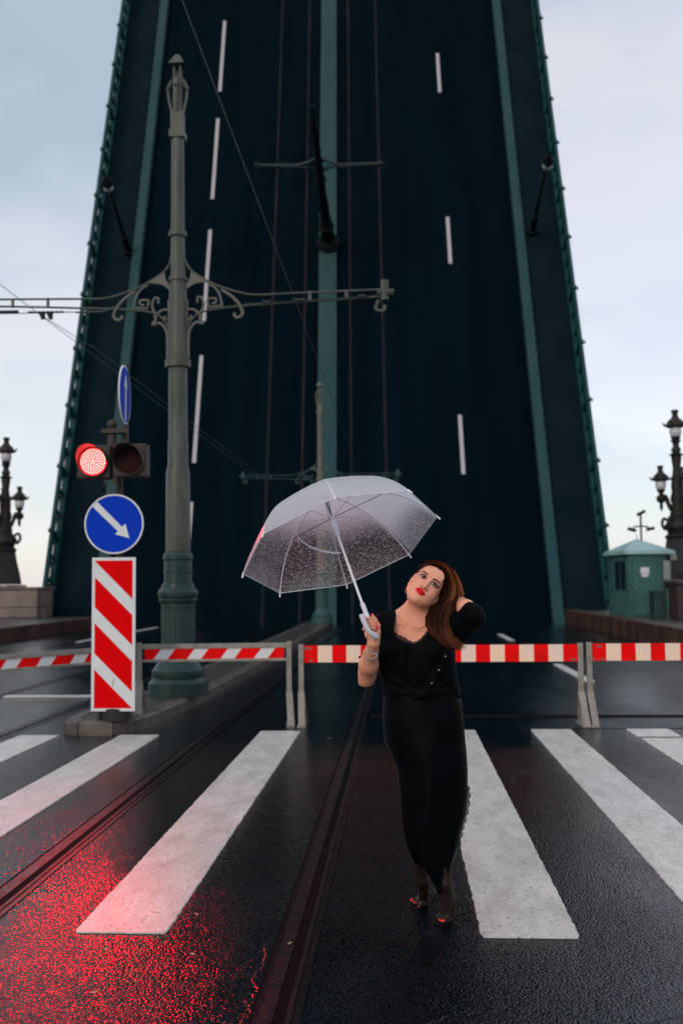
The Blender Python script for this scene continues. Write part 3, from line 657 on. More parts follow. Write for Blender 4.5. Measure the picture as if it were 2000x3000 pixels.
# ================================================================== BARRIERS
def barrier(a, b, za, zb, label, style, ztop=.87, bh_=.185, leftleg=True, rightleg=True):
    a = Vector((*a, 0)); b = Vector((*b, 0)); d = (b-a).normalized(); nrm = Vector((d.y, -d.x, 0)); L_ = (b-a).length   # nrm towards the camera
    r = empty('barrier', (a+b)/2, label, 'barrier', 'striped barriers across the road')
    fr = lambda x, y, t: a+d*x+nrm*t+Vector((0, 0, y))
    z0, z1 = ztop-bh_, ztop
    m = MB(); q = random.Random(int(abs(a.x)*100))
    if style == 'blocks':
        k = round(L_/.157); w = L_/k
        for i in range(k):
            m.prism([(i*w, z0), ((i+1)*w, z0), ((i+1)*w, z1), (i*w, z1)], fr, -.012, .0, i % 2)
        # worn corners
        for i in range(4):
            cx = q.choice((.02, .08, .12, L_-.12, L_-.05)); cz = q.choice((z0+.02, z1-.03)); n = 9
            m.prism([(cx+.03*math.cos(2*math.pi*j/n)*q.uniform(.4, 1.2), cz+.016*math.sin(2*math.pi*j/n)*q.uniform(.4, 1.2)) for j in range(n)], fr, .0005, .001, 2)
        m.build('board', ['barrier_red', 'barrier_warm_lit', 'barrier_worn'], r)
    else:
        g = .028; y0, y1 = z0+.03, z1-.055
        board = [(.03, y0), (L_-.03, y0), (L_-.03, y1), (.03, y1)]
        m.prism(board, fr, -.008, .0, 0)
        per = style[1]; x = style[2]
        while x < L_+.3:
            pl = clip(clip(board, 1, -style[3], x-y0*style[3]+style[0]), -1, style[3], -(x-y0*style[3]))
            if len(pl) > 2: m.prism(pl, fr, .0005, .0015, 1)
            x += per
        m.build('board', ['barrier_plain_white', 'barrier_red'], r)
        m = MB(); m.prism([(0, y1), (L_, y1), (L_, z1), (0, z1)], fr, -.02, .012); m.prism([(0, z0), (L_, z0), (L_, y0), (0, y0)], fr, -.02, .012); m.build('rail', 'barrier_frame', r, bevel=.004)
    for x, zf, on in ((-.028, za, leftleg), (L_+.028, zb, rightleg)):
        if not on: continue
        sgn = -1 if x < 0 else 1
        m = MB(); m.prism([(x-.028, z0-.01 if 0 else zf+.33), (x+.028, zf+.33), (x+.028, z1+.015), (x-.028, z1+.015)], fr, -.022, .022); lg = m.build('leg', 'barrier_frame', r, bevel=.004)
        for y in (z0+.04, z1-.04): m = MB(); m.ball(fr(x, y, .023), .007, 8); m.build('bolt', 'barrier_worn', lg)
        m = MB()
        for t0, t1 in ((.02, .20), (-.02, -.20)):
            dx = -sgn*.0+.035*(1 if x > 0 else 1)
            vs = [fr(x-.035, zf+.36, t0), fr(x+.035, zf+.36, t0), fr(x+.06+.0, zf, t1), fr(x-.015, zf, t1)]
            vs2 = [v+nrm*(-.014 if t0 > 0 else .014) for v in vs]
            m.add(vs+vs2, [(0, 1, 2, 3), (7, 6, 5, 4), (0, 4, 5, 1), (1, 5, 6, 2), (2, 6, 7, 3), (3, 7, 4, 0)])
        vs = [fr(x+.0, zf+.25, -.06), fr(x+.0, zf+.25, .06), fr(x+.0, zf+.02, .17), fr(x+.0, zf+.02, -.17)]; vs2 = [v+d*.01 for v in vs]
        m.add(vs+vs2, [(0, 1, 2, 3), (7, 6, 5, 4), (0, 4, 5, 1), (1, 5, 6, 2), (2, 6, 7, 3), (3, 7, 4, 0)])
        m.box((0, 0, 0), (.07, .42, .02), fr=lambda v: fr(x-.03+v.x, zf+v.z, -.21+v.y))
        m.build('foot', 'barrier_frame', lg)
barrier((-1.075, 11.12), (1.935, 11.12), 0, 0, 'long barrier board with upright red and warm-lit white blocks, running behind the woman', 'blocks', .872, .186)
barrier((2.085, 11.12), (5.1, 11.12), 0, 0, 'barrier board with red and warm-lit white blocks at the right edge', 'blocks', .878, .186)
barrier((-2.86, 10.98), (-1.27, 11.15), .15, 0, 'framed barrier with slanted red and white stripes, in front of the tram pole foot', (.215, .37, -.09, .75), .905, .20)
barrier((-4.75, 9.25), (-3.2, 11.35), 0, .15, 'framed barrier with slanted stripes, left of and behind the tall striped board', (.24, .42, .0, .75), .86, .18)

# ================================================================== ORNATE LAMPS
def ornate_lamp(base, ang, label):
    B = Vector(base); r = empty('ornate_lamp', B, label, 'street lamp', 'ornate bronze lamps on the parapets')
    m = MB()     # flared foot, four-sided
    m.lathe([(0, .66), (.35, .60), (.9, .46), (1.25, .40), (1.35, .46), (1.45, .34), (1.55, .38)], B, 8, mod=lambda h, a: .03*math.cos(4*a)); m.build('foot', 'bronze', r, smooth=True, auto=30)
    m = MB(); m.lathe([(1.5, .3), (1.62, .44), (1.75, .46), (1.9, .36), (2.0, .24), (2.1, .28), (2.5, .20), (2.65, .25), (2.9, .19), (3.1, .21), (3.7, .13), (4.15, .18), (4.2, .26), (4.26, .13), (4.38, .17), (4.5, .10), (4.62, .12), (4.7, .19)], B, 18); 
    for k in range(4):
        a = ang+math.pi/4+k*math.pi/2; e = Vector((math.cos(a), math.sin(a), 0))
        m.tube(spline([B+e*.36+Vector((0, 0, 1.9)), B+e*.55+Vector((0, 0, 2.0)), B+e*.62+Vector((0, 0, 1.8)), B+e*.5+Vector((0, 0, 1.62)), B+e*.42+Vector((0, 0, 1.72))], 4), .055, 7)
    m.build('column', 'bronze', r, smooth=True, auto=50)
    def head(c, s, drop):
        m = MB(); m.ball(c, .20*s, 16, sc=(1, 1, 1.12)); m.build('globe', 'globe_glass', r, smooth=True)
        m = MB(); m.lathe([(.13*s, .20*s), (.2*s, .36*s), (.25*s, .30*s), (.36*s, .24*s), (.46*s, .13*s), (.55*s, .09*s), (.62*s, .10*s), (.72*s, .13*s), (.74*s, .05*s)], c, 14)
        for k in range(6):
            a = k*math.pi/3; e = Vector((math.cos(a), math.sin(a), 0)); m.tube([c+e*.32*s+Vector((0, 0, .2*s)), c+e*.42*s+Vector((0, 0, .30*s))], [.045*s, .02*s], 6)
        m.build('cap', 'bronze', r, smooth=True, auto=50)
        m = MB(); m.lathe([(-.36*s, .07*s), (-.3*s, .10*s), (-.22*s, .15*s), (-.17*s, .17*s)], c, 12)
        if drop: m.lathe([(-1.0*s, .01), (-.85*s, .07*s), (-.7*s, .06*s), (-.6*s, .17*s), (-.48*s, .19*s), (-.36*s, .08*s)], c, 12)
        m.build('cup', 'bronze', r, smooth=True)
    head(B+Vector((0, 0, 5.0)), 1.05, False)
    for k in range(3):
        a = ang+k*2*math.pi/3; e = Vector((math.cos(a), math.sin(a), 0))
        head(B+e*.56+Vector((0, 0, 3.15)), .92, True)
        m = MB(); m.tube(spline([B+e*.12+Vector((0, 0, 2.2)), B+e*.3+Vector((0, 0, 2.45)), B+e*.42+Vector((0, 0, 2.75)), B+e*.56+Vector((0, 0, 2.7))], 4), [.10]*4+[.08]*9, 8); m.build('arm', 'bronze', r, smooth=True)
    return r
ornate_lamp((-15.33, 38, 1.6), 0, 'ornate bronze lamp with white globes on the left granite parapet')
ornate_lamp((9.64, 35, 1.7), math.pi, 'ornate bronze lamp with white globes beside the booth at the right edge')

# ================================================================== BOOTH
r = empty('guard_booth', (7.5, 31.5, .46), 'small teal guard booth with pale pyramid roof at the right foot of the leaf', 'booth')
ft = [(6.80, 32.3), (6.98, 31.0), (7.95, 31.0), (8.52, 31.9), (8.52, 33.3), (6.85, 33.3)]
m = MB(); m.prism(ft, fl, .46, 2.44); m.build('wall', 'booth_green', r)
m = MB(); ev = inset(ft, -.13); n = len(ft); pk = (7.55, 32.2)
vs = [(x, y, 2.36) for x, y in ev]+[(x, y, 2.47) for x, y in ev]+[(*pk, 2.88)]
m.add(vs, [tuple(range(n))[::-1]]+[(i, (i+1) % n, n+(i+1) % n, n+i) for i in range(n)]+[(n+i, n+(i+1) % n, 2*n) for i in range(n)]); m.tube([(*pk, 2.85), (*pk, 3.02)], .015, 6); m.build('roof', 'booth_roof', r)
m = MB(); m.box((7.10, 30.955, .5), (7.82, 30.998, 2.2)); dr = m.build('door', 'booth_green', r, bevel=.01)
m = MB(); m.box((7.14, 30.925, 1.32), (7.24, 30.95, 1.35)); m.build('handle', 'sign_back', dr)
for q_ in (((7.34, 30.94, 1.76), (7.60, 30.953, 1.95)), ((7.37, 30.94, 1.66), (7.57, 30.953, 1.745))): m = MB(); m.box(*q_); m.build('notice', 'paper', dr)
def wallpane(p, q, t0, t1, z0, z1, k):
    p, q = Vector((*p, 0)), Vector((*q, 0)); d = (q-p); nr = Vector((d.y, -d.x, 0)).normalized()
    f = lambda x, y, t: p+d*x+nr*t+Vector((0, 0, y))
    m = MB(); m.prism([(t0-.03, z0-.04), (t1+.03, z0-.04), (t1+.03, z1+.04), (t0-.03, z1+.04)], f, .002, .03); w = m.build('window', 'booth_green', r)
    m = MB()
    for i in range(k):
        a, b = t0+(t1-t0)*(i+.06)/k, t0+(t1-t0)*(i+.94)/k; m.prism([(a, z0), (b, z0), (b, z1), (a, z1)], f, .031, .035)
    m.build('pane', 'booth_glass', w)
wallpane(ft[0], ft[1], .18, .92, 1.28, 2.15, 2); wallpane(ft[2], ft[3], .15, .8, 1.3, 2.15, 1)
m = MB(); m.box((8.42, 31.6, 2.18), (8.62, 31.8, 2.34)); m.tube([(8.5, 31.9, 2.3), (8.5, 31.7, 2.27)], .03, 8); m.build('security_camera', 'sign_back', r)
m = MB(); m.box((7.22, 28.9, .46), (7.56, 29.5, 1.22)); m.box((7.20, 28.88, 1.222), (7.58, 29.52, 1.26))
tag(m.build('cabinet', 'green_paint', bevel=.015), 'dark green utility cabinet between the booth and the brown parapet', 'cabinet')
r = empty('camera_mast', (8.6, 36, .46), 'thin mast with small cameras rising behind the booth roof', 'mast')
m = MB(); m.tube([(8.6, 36, .46), (8.6, 36, 3.9)], .035, 8); m.tube([(8.25, 36, 3.35), (8.4, 36, 3.47), (8.8, 36, 3.47), (8.95, 36, 3.35)], .03, 6); m.build('pole', 'dark_iron', r)
for x, z, a in ((8.62, 3.95, .5), (8.28, 3.36, -.3), (8.93, 3.38, .2)):
    m = MB(); m.beam((x-.14, 36, z-.14*a), (x+.14, 36, z+.14*a), .12, .11); m.build('camera_head', 'dark_iron', r, bevel=.01)

mat('dry_leaf', (.38, .33, .24), .6, col2=(.22, .14, .08), scale=60)
for u, v, s, lb in ((848, 2765, 13, 'tiny pale leaf scrap lying inside the right tram rail groove'), (565, 2795, 12, 'tiny pale leaf scrap just below the end of the white stripe between the rails'), (575, 2678, 10, 'tiny leaf scrap right of the white stripe between the rails'), (310, 2781, 12, 'tiny leaf scrap in the red reflection under the white stripe'), (275, 2908, 13, 'tiny yellowish leaf scrap at the bottom of the red reflection'), (965, 2165, 12, 'tiny pale leaf scrap behind the crossing beside the barrier legs')):
    g = G(u, v, .012); w = s/FPX*g.y*.9
    m = MB(); n = 9; an = rnd.uniform(0, 6)
    pts = [(w*(.9*math.cos(2*math.pi*i/n)), w*.45*math.sin(2*math.pi*i/n)*rnd.uniform(.6, 1.3)) for i in range(n)]
    vs = [g+Vector((x*math.cos(an)-y*math.sin(an), x*math.sin(an)+y*math.cos(an), rnd.uniform(0, .25)*w)) for x, y in pts]
    m.add(vs+[g+Vector((0, 0, -.001))], [(i, (i+1) % n, n) for i in range(n)])
    o = tag(m.build('fallen_leaf', 'dry_leaf'), lb, 'leaf', 'leaf scraps on the wet road'); q_ = o.modifiers.new('t', 'SOLIDIFY'); q_.thickness = .0015

# ================================================================== UMBRELLA
UC = P(998.7, 1597, 4.67); UA = Vector((-.302, .375, .876)).normalized()
UR = (Vector((1, 0, 0))-UA*UA.x).normalized(); UF = UA.cross(UR)       # UF points away from the camera side
RU, HU, PM = .476, .285, math.radians(66)
def dome(ang, t):            # t 0 apex .. 1 rim
    ph = PM*t; rr = RU*math.sin(ph)/math.sin(PM); h = HU*(math.cos(ph)-math.cos(PM))/(1-math.cos(PM))
    a = ang % (math.pi/4); k = math.cos(math.pi/8)/math.cos(a-math.pi/8)
    k = 1+(k-1)*min(1, t*1.1)
    h -= 0*(1-k)
    return UC+(UR*math.cos(ang)+UF*math.sin(ang))*rr*k+UA*h
um = empty('umbrella', UC, 'clear plastic umbrella with white ribs covered in raindrops, held by the woman', 'umbrella')
m = MB(); na, nt_ = 96, 26
vs = [dome(2*math.pi*j/na, max(.02, i/nt_)) for i in range(nt_+1) for j in range(na)]
m.add(vs, [(i*na+j, i*na+(j+1) % na, (i+1)*na+(j+1) % na, (i+1)*na+j) for i in range(nt_) for j in range(na)])
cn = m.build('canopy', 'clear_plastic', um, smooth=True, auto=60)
m = MB(); m.tube([dome(2*math.pi*j/na, 1.0) for j in range(na)], .0022, 6, closed=True); m.build('hem', 'umbrella_plastic', cn)
shaft = lambda d: UC+UA*d
for k in range(8):
    a = k*math.pi/4
    m = MB(); m.tube([dome(a, t/14)-UA*.004 for t in range(0, 15)], .0026, 6); rb = m.build('rib', 'rib_white', um, smooth=True)
    m = MB(); e = dome(a, 1); d = (e-dome(a, .95)).normalized(); m.tube([e-d*.01, e+d*.014], .0042, 8); m.ball(e+d*.016, .0052, 8); m.build('tip', 'rib_white', rb, smooth=True)
    m = MB(); m.tube([shaft(.150)+(dome(a, .5)-shaft(.15)).normalized()*.012, dome(a, .5)-UA*.006], .0019, 6); m.build('stretcher', 'rib_white' if k % 3 else 'rib_dark', um, smooth=True)
m = MB(); m.tube([shaft(HU+.001), shaft(HU+.032)], [.0105, .0085], 12); m.build('ferrule', 'rib_white', um, smooth=True)
m = MB(); m.tube([shaft(HU), shaft(.145)], .004, 10); m.build('upper_shaft', 'rib_dark', um, smooth=True)
m = MB(); m.lathe([(.165, .012), (.150, .014), (.140, .010), (.128, .0105), (.12, .0145), (.095, .0145), (.09, .017), (.084, .014), (.06, .012), (.05, .0095)], UC, 16, axis=UA); m.build('runner', 'umbrella_plastic', um, smooth=True)
# strap hanging along one panel
m = MB(); sp = []
for i in range(13):
    t = i/12; p = dome(math.radians(135-47*t), .44+.24*t+.03*math.sin(math.pi*t)); sp.append(p-UA*.008)
vs = []
for i, p in enumerate(sp): vs += [p, p-UA*.012]
m.add(vs, [(2*i, 2*i+1, 2*i+3, 2*i+2) for i in range(12)]); m.build('strap', 'umbrella_plastic', um)
gb = P(1092, 1846, 4.500)
g0 = P(1060.5, 1768, 4.547)
m = MB(); m.tube([shaft(.06), g0], .0062, 12); m.build('shaft', 'rib_white', um, smooth=True)
hp = [g0, P(1075, 1805, 4.525), P(1088, 1838, 4.505), P(1099, 1862, 4.485), P(1100, 1869, 4.462), P(1091, 1860, 4.440), P(1077, 1845, 4.428), P(1066, 1822, 4.424), P(1057.5, 1799, 4.424)]
m = MB(); m.tube(spline(hp, 6), .0108, 14); m.build('handle', 'umbrella_plastic', um, smooth=True)

# ================================================================== IMPLICIT SURFACES
class Field:
    def __init__(s, xs, ys, zs): s.ax = [np.asarray(a, dtype=np.float32) for a in (xs, ys, zs)]; s.F = np.full([len(a) for a in s.ax], .2, dtype=np.float32)
    def sub(s, lo, hi, pad=.06):
        sl = []
        for a, l, h in zip(s.ax, lo, hi):
            i0 = int(np.searchsorted(a, l-pad)); i1 = int(np.searchsorted(a, h+pad)); sl.append(slice(i0, max(i0+1, i1)))
        X = s.ax[0][sl[0]][:, None, None]; Y = s.ax[1][sl[1]][None, :, None]; Z = s.ax[2][sl[2]][None, None, :]
        return tuple(sl), X, Y, Z
    def comb(s, sl, d, k, mode='u'):
        a = s.F[sl]
        if mode == 'u':
            h = np.maximum(k-np.abs(a-d), 0)/k; s.F[sl] = np.minimum(a, d)-h*h*k*.25
        else:
            h = np.maximum(k-np.abs(a+d), 0)/k; s.F[sl] = np.maximum(a, -d)+h*h*k*.25
    def cap(s, a, b, ra, rb=None, k=.02, mode='u', ysc=1):
        a, b = np.array(a, float), np.array(b, float); rb = ra if rb is None else rb; R_ = max(ra, rb)
        sl, X, Y, Z = s.sub(np.minimum(a, b)-R_*max(1, ysc), np.maximum(a, b)+R_*max(1, ysc), k+.01)
        d = b-a; d[1] /= ysc; L2 = float(d@d)+1e-12
        qx, qy, qz = X-a[0], (Y-a[1])/ysc, Z-a[2]
        t = np.clip((qx*d[0]+qy*d[1]+qz*d[2])/L2, 0, 1)
        D_ = np.sqrt((qx-t*d[0])**2+(qy-t*d[1])**2+(qz-t*d[2])**2)-(ra+(rb-ra)*t)
        s.comb(sl, D_, k, mode)
    def chain(s, pts, rs, k=.01, ysc=1):
        for i in range(len(pts)-1): s.cap(pts[i], pts[i+1], rs[i], rs[i+1], k, ysc=ysc)
    def ell(s, c, rad, k=.02, rot=None, mode='u'):
        c = np.array(c, float); R_ = max(rad); sl, X, Y, Z = s.sub(c-R_, c+R_, k+.01)
        q = [X-c[0], Y-c[1], Z-c[2]]
        if rot is not None:
            m_ = np.array([list(r_) for r_ in rot]).T     # columns = axes
            q = [q[0]*m_[i][0]+q[1]*m_[i][1]+q[2]*m_[i][2] for i in range(3)]
        k0 = np.sqrt(sum((q[i]/rad[i])**2 for i in range(3))); k1 = np.sqrt(sum((q[i]/rad[i]**2)**2 for i in range(3)))+1e-9
        s.comb(sl, k0*(k0-1)/k1, k, mode)
    def loft(s, rows, k=.02):       # rows: (z, cx, cy, rx, ry) ascending z
        rows = np.array(sorted(rows)); z0, z1 = rows[0, 0], rows[-1, 0]
        lo = (min(rows[:, 1]-rows[:, 3]), min(rows[:, 2]-rows[:, 4]), z0); hi = (max(rows[:, 1]+rows[:, 3]), max(rows[:, 2]+rows[:, 4]), z1)
        sl, X, Y, Z = s.sub(lo, hi, k+.02); zz = Z[0, 0]; f = lambda i: np.interp(zz, rows[:, 0], rows[:, i])[None, None, :]
        rx, ry = f(3), f(4)
        d = (np.sqrt(((X-f(1))/rx)**2+((Y-f(2))/ry)**2)-1)*np.minimum(rx, ry)
        dz = np.maximum(z0-Z, Z-z1); d = np.maximum(d, dz); s.comb(sl, d, k)
    def mesh(s):
        F = s.F; I = F < 0; A = np.zeros([n-1 for n in F.shape], bool); B = np.ones_like(A)
        for dx in (0, 1):
            for dy in (0, 1):
                for dz in (0, 1):
                    c = I[dx:F.shape[0]-1+dx, dy:F.shape[1]-1+dy, dz:F.shape[2]-1+dz]; A |= c; B &= c
        act = A & ~B; ijk = np.argwhere(act); idx = np.full(act.shape, -1, np.int32); idx[act] = np.arange(len(ijk))
        acc = np.zeros((len(ijk), 3)); cnt = np.zeros(len(ijk)); i, j, k = ijk.T
        cs = [(a, b, c) for a in (0, 1) for b in (0, 1) for c in (0, 1)]
        for a in cs:
            for ax in range(3):
                if a[ax] == 0:
                    b = list(a); b[ax] = 1
                    fa = F[i+a[0], j+a[1], k+a[2]]; fb = F[i+b[0], j+b[1], k+b[2]]; m_ = (fa < 0) != (fb < 0)
                    t = np.where(m_, fa/(fa-fb+1e-12), 0)
                    pa = np.stack([s.ax[0][i+a[0]], s.ax[1][j+a[1]], s.ax[2][k+a[2]]], 1); pb = np.stack([s.ax[0][i+b[0]], s.ax[1][j+b[1]], s.ax[2][k+b[2]]], 1)
                    acc += np.where(m_[:, None], pa+(pb-pa)*t[:, None], 0); cnt += m_
        V = acc/np.maximum(cnt, 1)[:, None]; Q = []
        for ax in range(3):
            o1, o2 = [(1, 2), (2, 0), (0, 1)][ax]
            sh = list(F.shape); sa = [slice(None)]*3; sb = [slice(None)]*3; sa[ax] = slice(0, -1); sb[ax] = slice(1, None)
            c = I[tuple(sa)] != I[tuple(sb)]; e = np.argwhere(c)
            ok = (e[:, o1] > 0) & (e[:, o2] > 0) & (e[:, o1] < sh[o1]-1) & (e[:, o2] < sh[o2]-1); e = e[ok]
            fl_ = I[tuple(e.T)]
            q = []
            for d1, d2 in ((0, 0), (1, 0), (1, 1), (0, 1)):
                g = e.copy(); g[:, o1] -= d1; g[:, o2] -= d2; q.append(idx[tuple(g.T)])
            q = np.stack(q, 1); q[~fl_] = q[~fl_][:, ::-1]; Q.append(q)
        return V, np.concatenate(Q)
def field_obj(name, F, mats, parent, smooth_it=0, pick=None):
    V, Q = F.mesh()
    me = bpy.data.meshes.new(name); o = bpy.data.objects.new(name, me); COL.objects.link(o); o.parent = parent
    org = np.array(origin(parent))
    me.from_pydata((V-org).tolist(), [], Q.tolist())
    for k in mats: me.materials.append(MATS[k])
    me.polygons.foreach_set('use_smooth', [True]*len(me.polygons))
    if pick is not None:
        cen = V[Q].mean(1); me.polygons.foreach_set('material_index', pick(cen).astype(np.int32))
    me.update()
    if smooth_it:
        s = o.modifiers.new('smooth', 'SMOOTH'); s.iterations = smooth_it; s.factor = .5
    return o, V, Q
Rn = np.array([list(r_) for r_ in R3]); Cn = np.array([0, 0, 1.57])
def projn(p):
    c = (p-Cn)@Rn; return 1000+FPX*c[:, 0]/c[:, 1], 1500-FPX*c[:, 2]/c[:, 1]
def inpoly(u, v, poly):
    r_ = np.zeros(len(u), bool); n = len(poly)
    for i in range(n):
        x0_, y0_ = poly[i]; x1_, y1_ = poly[(i+1) % n]
        c = ((y0_ > v) != (y1_ > v)) & (u < (x1_-x0_)*(v-y0_)/(y1_-y0_+1e-9)+x0_); r_ ^= c
    return r_
def polysdf(X, Z, poly):     # X (n,1), Z (1,m)
    d = np.full(np.broadcast(X, Z).shape, 1e9); sg = np.ones_like(d); n = len(poly)
    for i in range(n):
        a = np.array(poly[i]); b = np.array(poly[i-1]); e = b-a; wx, wz = X-a[0], Z-a[1]
        t = np.clip((wx*e[0]+wz*e[1])/(e@e), 0, 1); d = np.minimum(d, (wx-e[0]*t)**2+(wz-e[1]*t)**2)
        c1 = Z >= a[1]; c2 = Z < b[1]; c3 = e[0]*wz > e[1]*wx
        fl_ = (c1 & c2 & c3) | (~c1 & ~c2 & ~c3); sg = np.where(fl_, -sg, sg)
    return sg*np.sqrt(d)
Z2 = lambda x, y: (1000+.287*x, 1600+.287*y)
FZ = lambda x, y: (1150+.1594*x, 1620+.1594*y)
HZ = lambda x, y: (1040+.102*x, 1780+.102*y)

# ================================================================== THE WOMAN
pe = empty('person', (.12, 4.74, 0), 'woman in black blouse and long skirt, holding the umbrella, other hand behind her head', 'woman')
# --- head frame
pit, yaw = math.radians(13), math.radians(-6); tl = math.radians(38)
U0 = Vector((math.sin(tl), 0, math.cos(tl))); R0 = Vector((math.cos(tl), 0, -math.sin(tl))); F0 = Vector((0, -1, 0))
HF = F0*math.cos(pit)+U0*math.sin(pit); HU_ = U0*math.cos(pit)-F0*math.sin(pit)
HR = R0*math.cos(yaw)-HF*math.sin(yaw); HF = HF*math.cos(yaw)+R0*math.sin(yaw)
EY = P(*FZ(667, 515), 4.64)                     # point between the eyes
HC = EY-HF*.082
H = lambda x, y, z: HC+HR*x+HF*y+HU_*z          # x image right, y forward, z up
hrot = (tuple(HR[i] for i in range(3)), tuple(HF[i] for i in range(3)), tuple(HU_[i] for i in range(3)))
hrot = Matrix((HR, HF, HU_)).transposed()       # columns = axes
shL, shR = P(1130, 1836, 4.75), P(1316, 1842, 4.74)
elL, wrL = P(1071, 1984, 4.73), P(1094, 1882, 4.525)
elR, wrR = P(1385, 1801, 4.58), P(1336, 1756, 4.80)
zs = np.concatenate([np.arange(-.01, 1.28, .005), np.arange(1.28, 1.70, .0024)])
F = Field(np.arange(-.20, .46, .003), np.arange(4.38, 5.02, .0032), zs)
# head
F.ell(H(0, -.008, .022), (.073, .092, .092), .02, hrot)
F.ell(H(0, .022, -.030), (.0605, .062, .082), .02, hrot)
F.ell(H(0, .050, -.088), (.031, .034, .026), .03, hrot)
for s_ in (-1, 1):
    F.ell(H(s_*.034, .046, -.042), (.028, .030, .034), .02, hrot)
    F.cap(H(s_*.052, .005, -.062), H(s_*.022, .050, -.098), .020, .016, .03)
    F.ell(H(s_*.012, .092, -.043), (.008, .009, .0075), .008, hrot)
    F.cap(H(s_*.014, .079, .020), H(s_*.045, .066, .019), .009, .007, .014)
F.ell(H(0, .085, .045), (.05, .008, .03), .03, hrot)
for s_ in (-1, 1): F.ell(H(s_*.031, .098, .000), (.018, .0155, .0105), .012, hrot, 'd')
for s_ in (-1, 1): F.ell(H(s_*.031, .073, -.001), (.0155, .0135, .0115), .003, hrot)
F.cap(H(0, .079, .004), H(0, .101, -.036), .0065, .0095, .012)
F.ell(H(0, .103, -.040), (.010, .010, .009), .008, hrot)
F.ell(H(0, .0865, -.0625), (.021, .011, .0055), .007, hrot)
F.ell(H(0, .0850, -.0745), (.0175, .012, .0070), .006, hrot)
F.ell(H(0, .072, -.106), (.017, .017, .014), .02, hrot)
F.ell(H(0, .018, -.103), (.036, .033, .018), .02, hrot)         # soft under the chin
for s_ in (-1, 1):      # ears
    F.ell(H(s_*.0755, -.012, -.012), (.008, .017, .029), .006, hrot)
    F.ell(H(s_*.0735, -.002, -.046), (.0065, .009, .011), .006, hrot)
# neck and trunk
nb, nt2 = P(1212, 1822, 4.76), H(.004, -.03, -.06)
F.cap(nb, nt2, .054, .048, .025)
F.cap(P(1180, 1812, 4.755), P(1226, 1766, 4.715), .045, .040, .03)
F.cap(shL, P(1205, 1818, 4.76), .045, .05, .05); F.cap(shR, P(1225, 1818, 4.76), .045, .05, .05)
def row(v, ul, ur, Y, ry, dx=0):
    a, b = P(ul, v, Y), P(ur, v, Y); return ((a.z+b.z)/2, (a.x+b.x)/2, Y, (b.x-a.x)/2, ry)
F.loft([row(1822, 1165, 1265, 4.755, .05), row(1840, 1128, 1312, 4.755, .075), row(1880, 1122, 1318, 4.75, .098), row(1920, 1124, 1317, 4.745, .110), row(1960, 1128, 1318, 4.75, .108), row(2010, 1132, 1322, 4.76, .095), row(2060, 1132, 1340, 4.765, .10), row(2120, 1130, 1346, 4.77, .115), row(2170, 1140, 1346, 4.77, .11)], .03)
for u_ in (1174, 1268): F.ell(P(u_, 1893, 4.675), (.055, .048, .052), .03)     # bust
F.cap(P(1165, 1822, 4.700), P(1205, 1838, 4.690), .010, .008, .03); F.cap(P(1265, 1828, 4.700), P(1222, 1838, 4.690), .010, .008, .03)   # collar bones
# arms
F.cap(shL, elL, .050, .042, .03); F.cap(elL, (elL*.62+wrL*.38), .043, .043, .02); F.cap((elL*.62+wrL*.38), wrL, .043, .0255, .02)
F.cap(shR, elR, .050, .033, .03); F.cap(elR, (elR*.6+wrR*.4), .034, .037, .02); F.cap((elR*.6+wrR*.4), wrR, .040, .026, .02)
F.cap(wrR, P(1322, 1742, 4.845), .027, .024, .01)
for i in range(4):
    a = P(1322-i*2, 1738+i*7, 4.85); b = P(1300-i*2, 1728+i*8, 4.87); c = P(1284, 1724+i*8, 4.865); F.chain([a, b, c], [.010, .009, .007], .006)
F.chain([P(1330, 1756, 4.82), P(1316, 1768, 4.80), P(1304, 1770, 4.79)], [.012, .0095, .008], .006)
# hand on the umbrella handle: palm faces the camera, fingers close round the grip
F.cap(wrL, P(*HZ(540, 880), 4.520), .0255, .026, .015)
F.ell(P(*HZ(500, 690), 4.526), (.036, .017, .040), .014)
F.ell(P(*HZ(600, 760), 4.508), (.019, .017, .034), .012); F.ell(P(*HZ(390, 740), 4.508), (.020, .015, .026), .012)
F.chain([P(*HZ(620, 700), 4.505), P(*HZ(640, 520), 4.503), P(*HZ(575, 370), 4.499), P(*HZ(500, 235), 4.495)], [.016, .0125, .0098, .0078], .008)
fing = [((330, 330), (330, 318), (420, 315), (500, 345), .0083), ((330, 430), (395, 400), (480, 410), (580, 470), .0090), ((330, 530), (410, 490), (510, 500), (608, 560), .0088), ((290, 640), (430, 590), (510, 590), (590, 640), .0078)]
tips = []
for a, b, c, d_, r_ in fing:
    F.chain([P(*HZ(*a), 4.522), P(*HZ(a[0]-30, (a[1]+b[1])/2), 4.500), P(*HZ(*b), 4.478), P(*HZ(*c), 4.474), P(*HZ(*d_), 4.484)], [r_*1.05, r_*1.05, r_, r_*.95, r_*.85], .0035)
    tips.append((d_, r_))
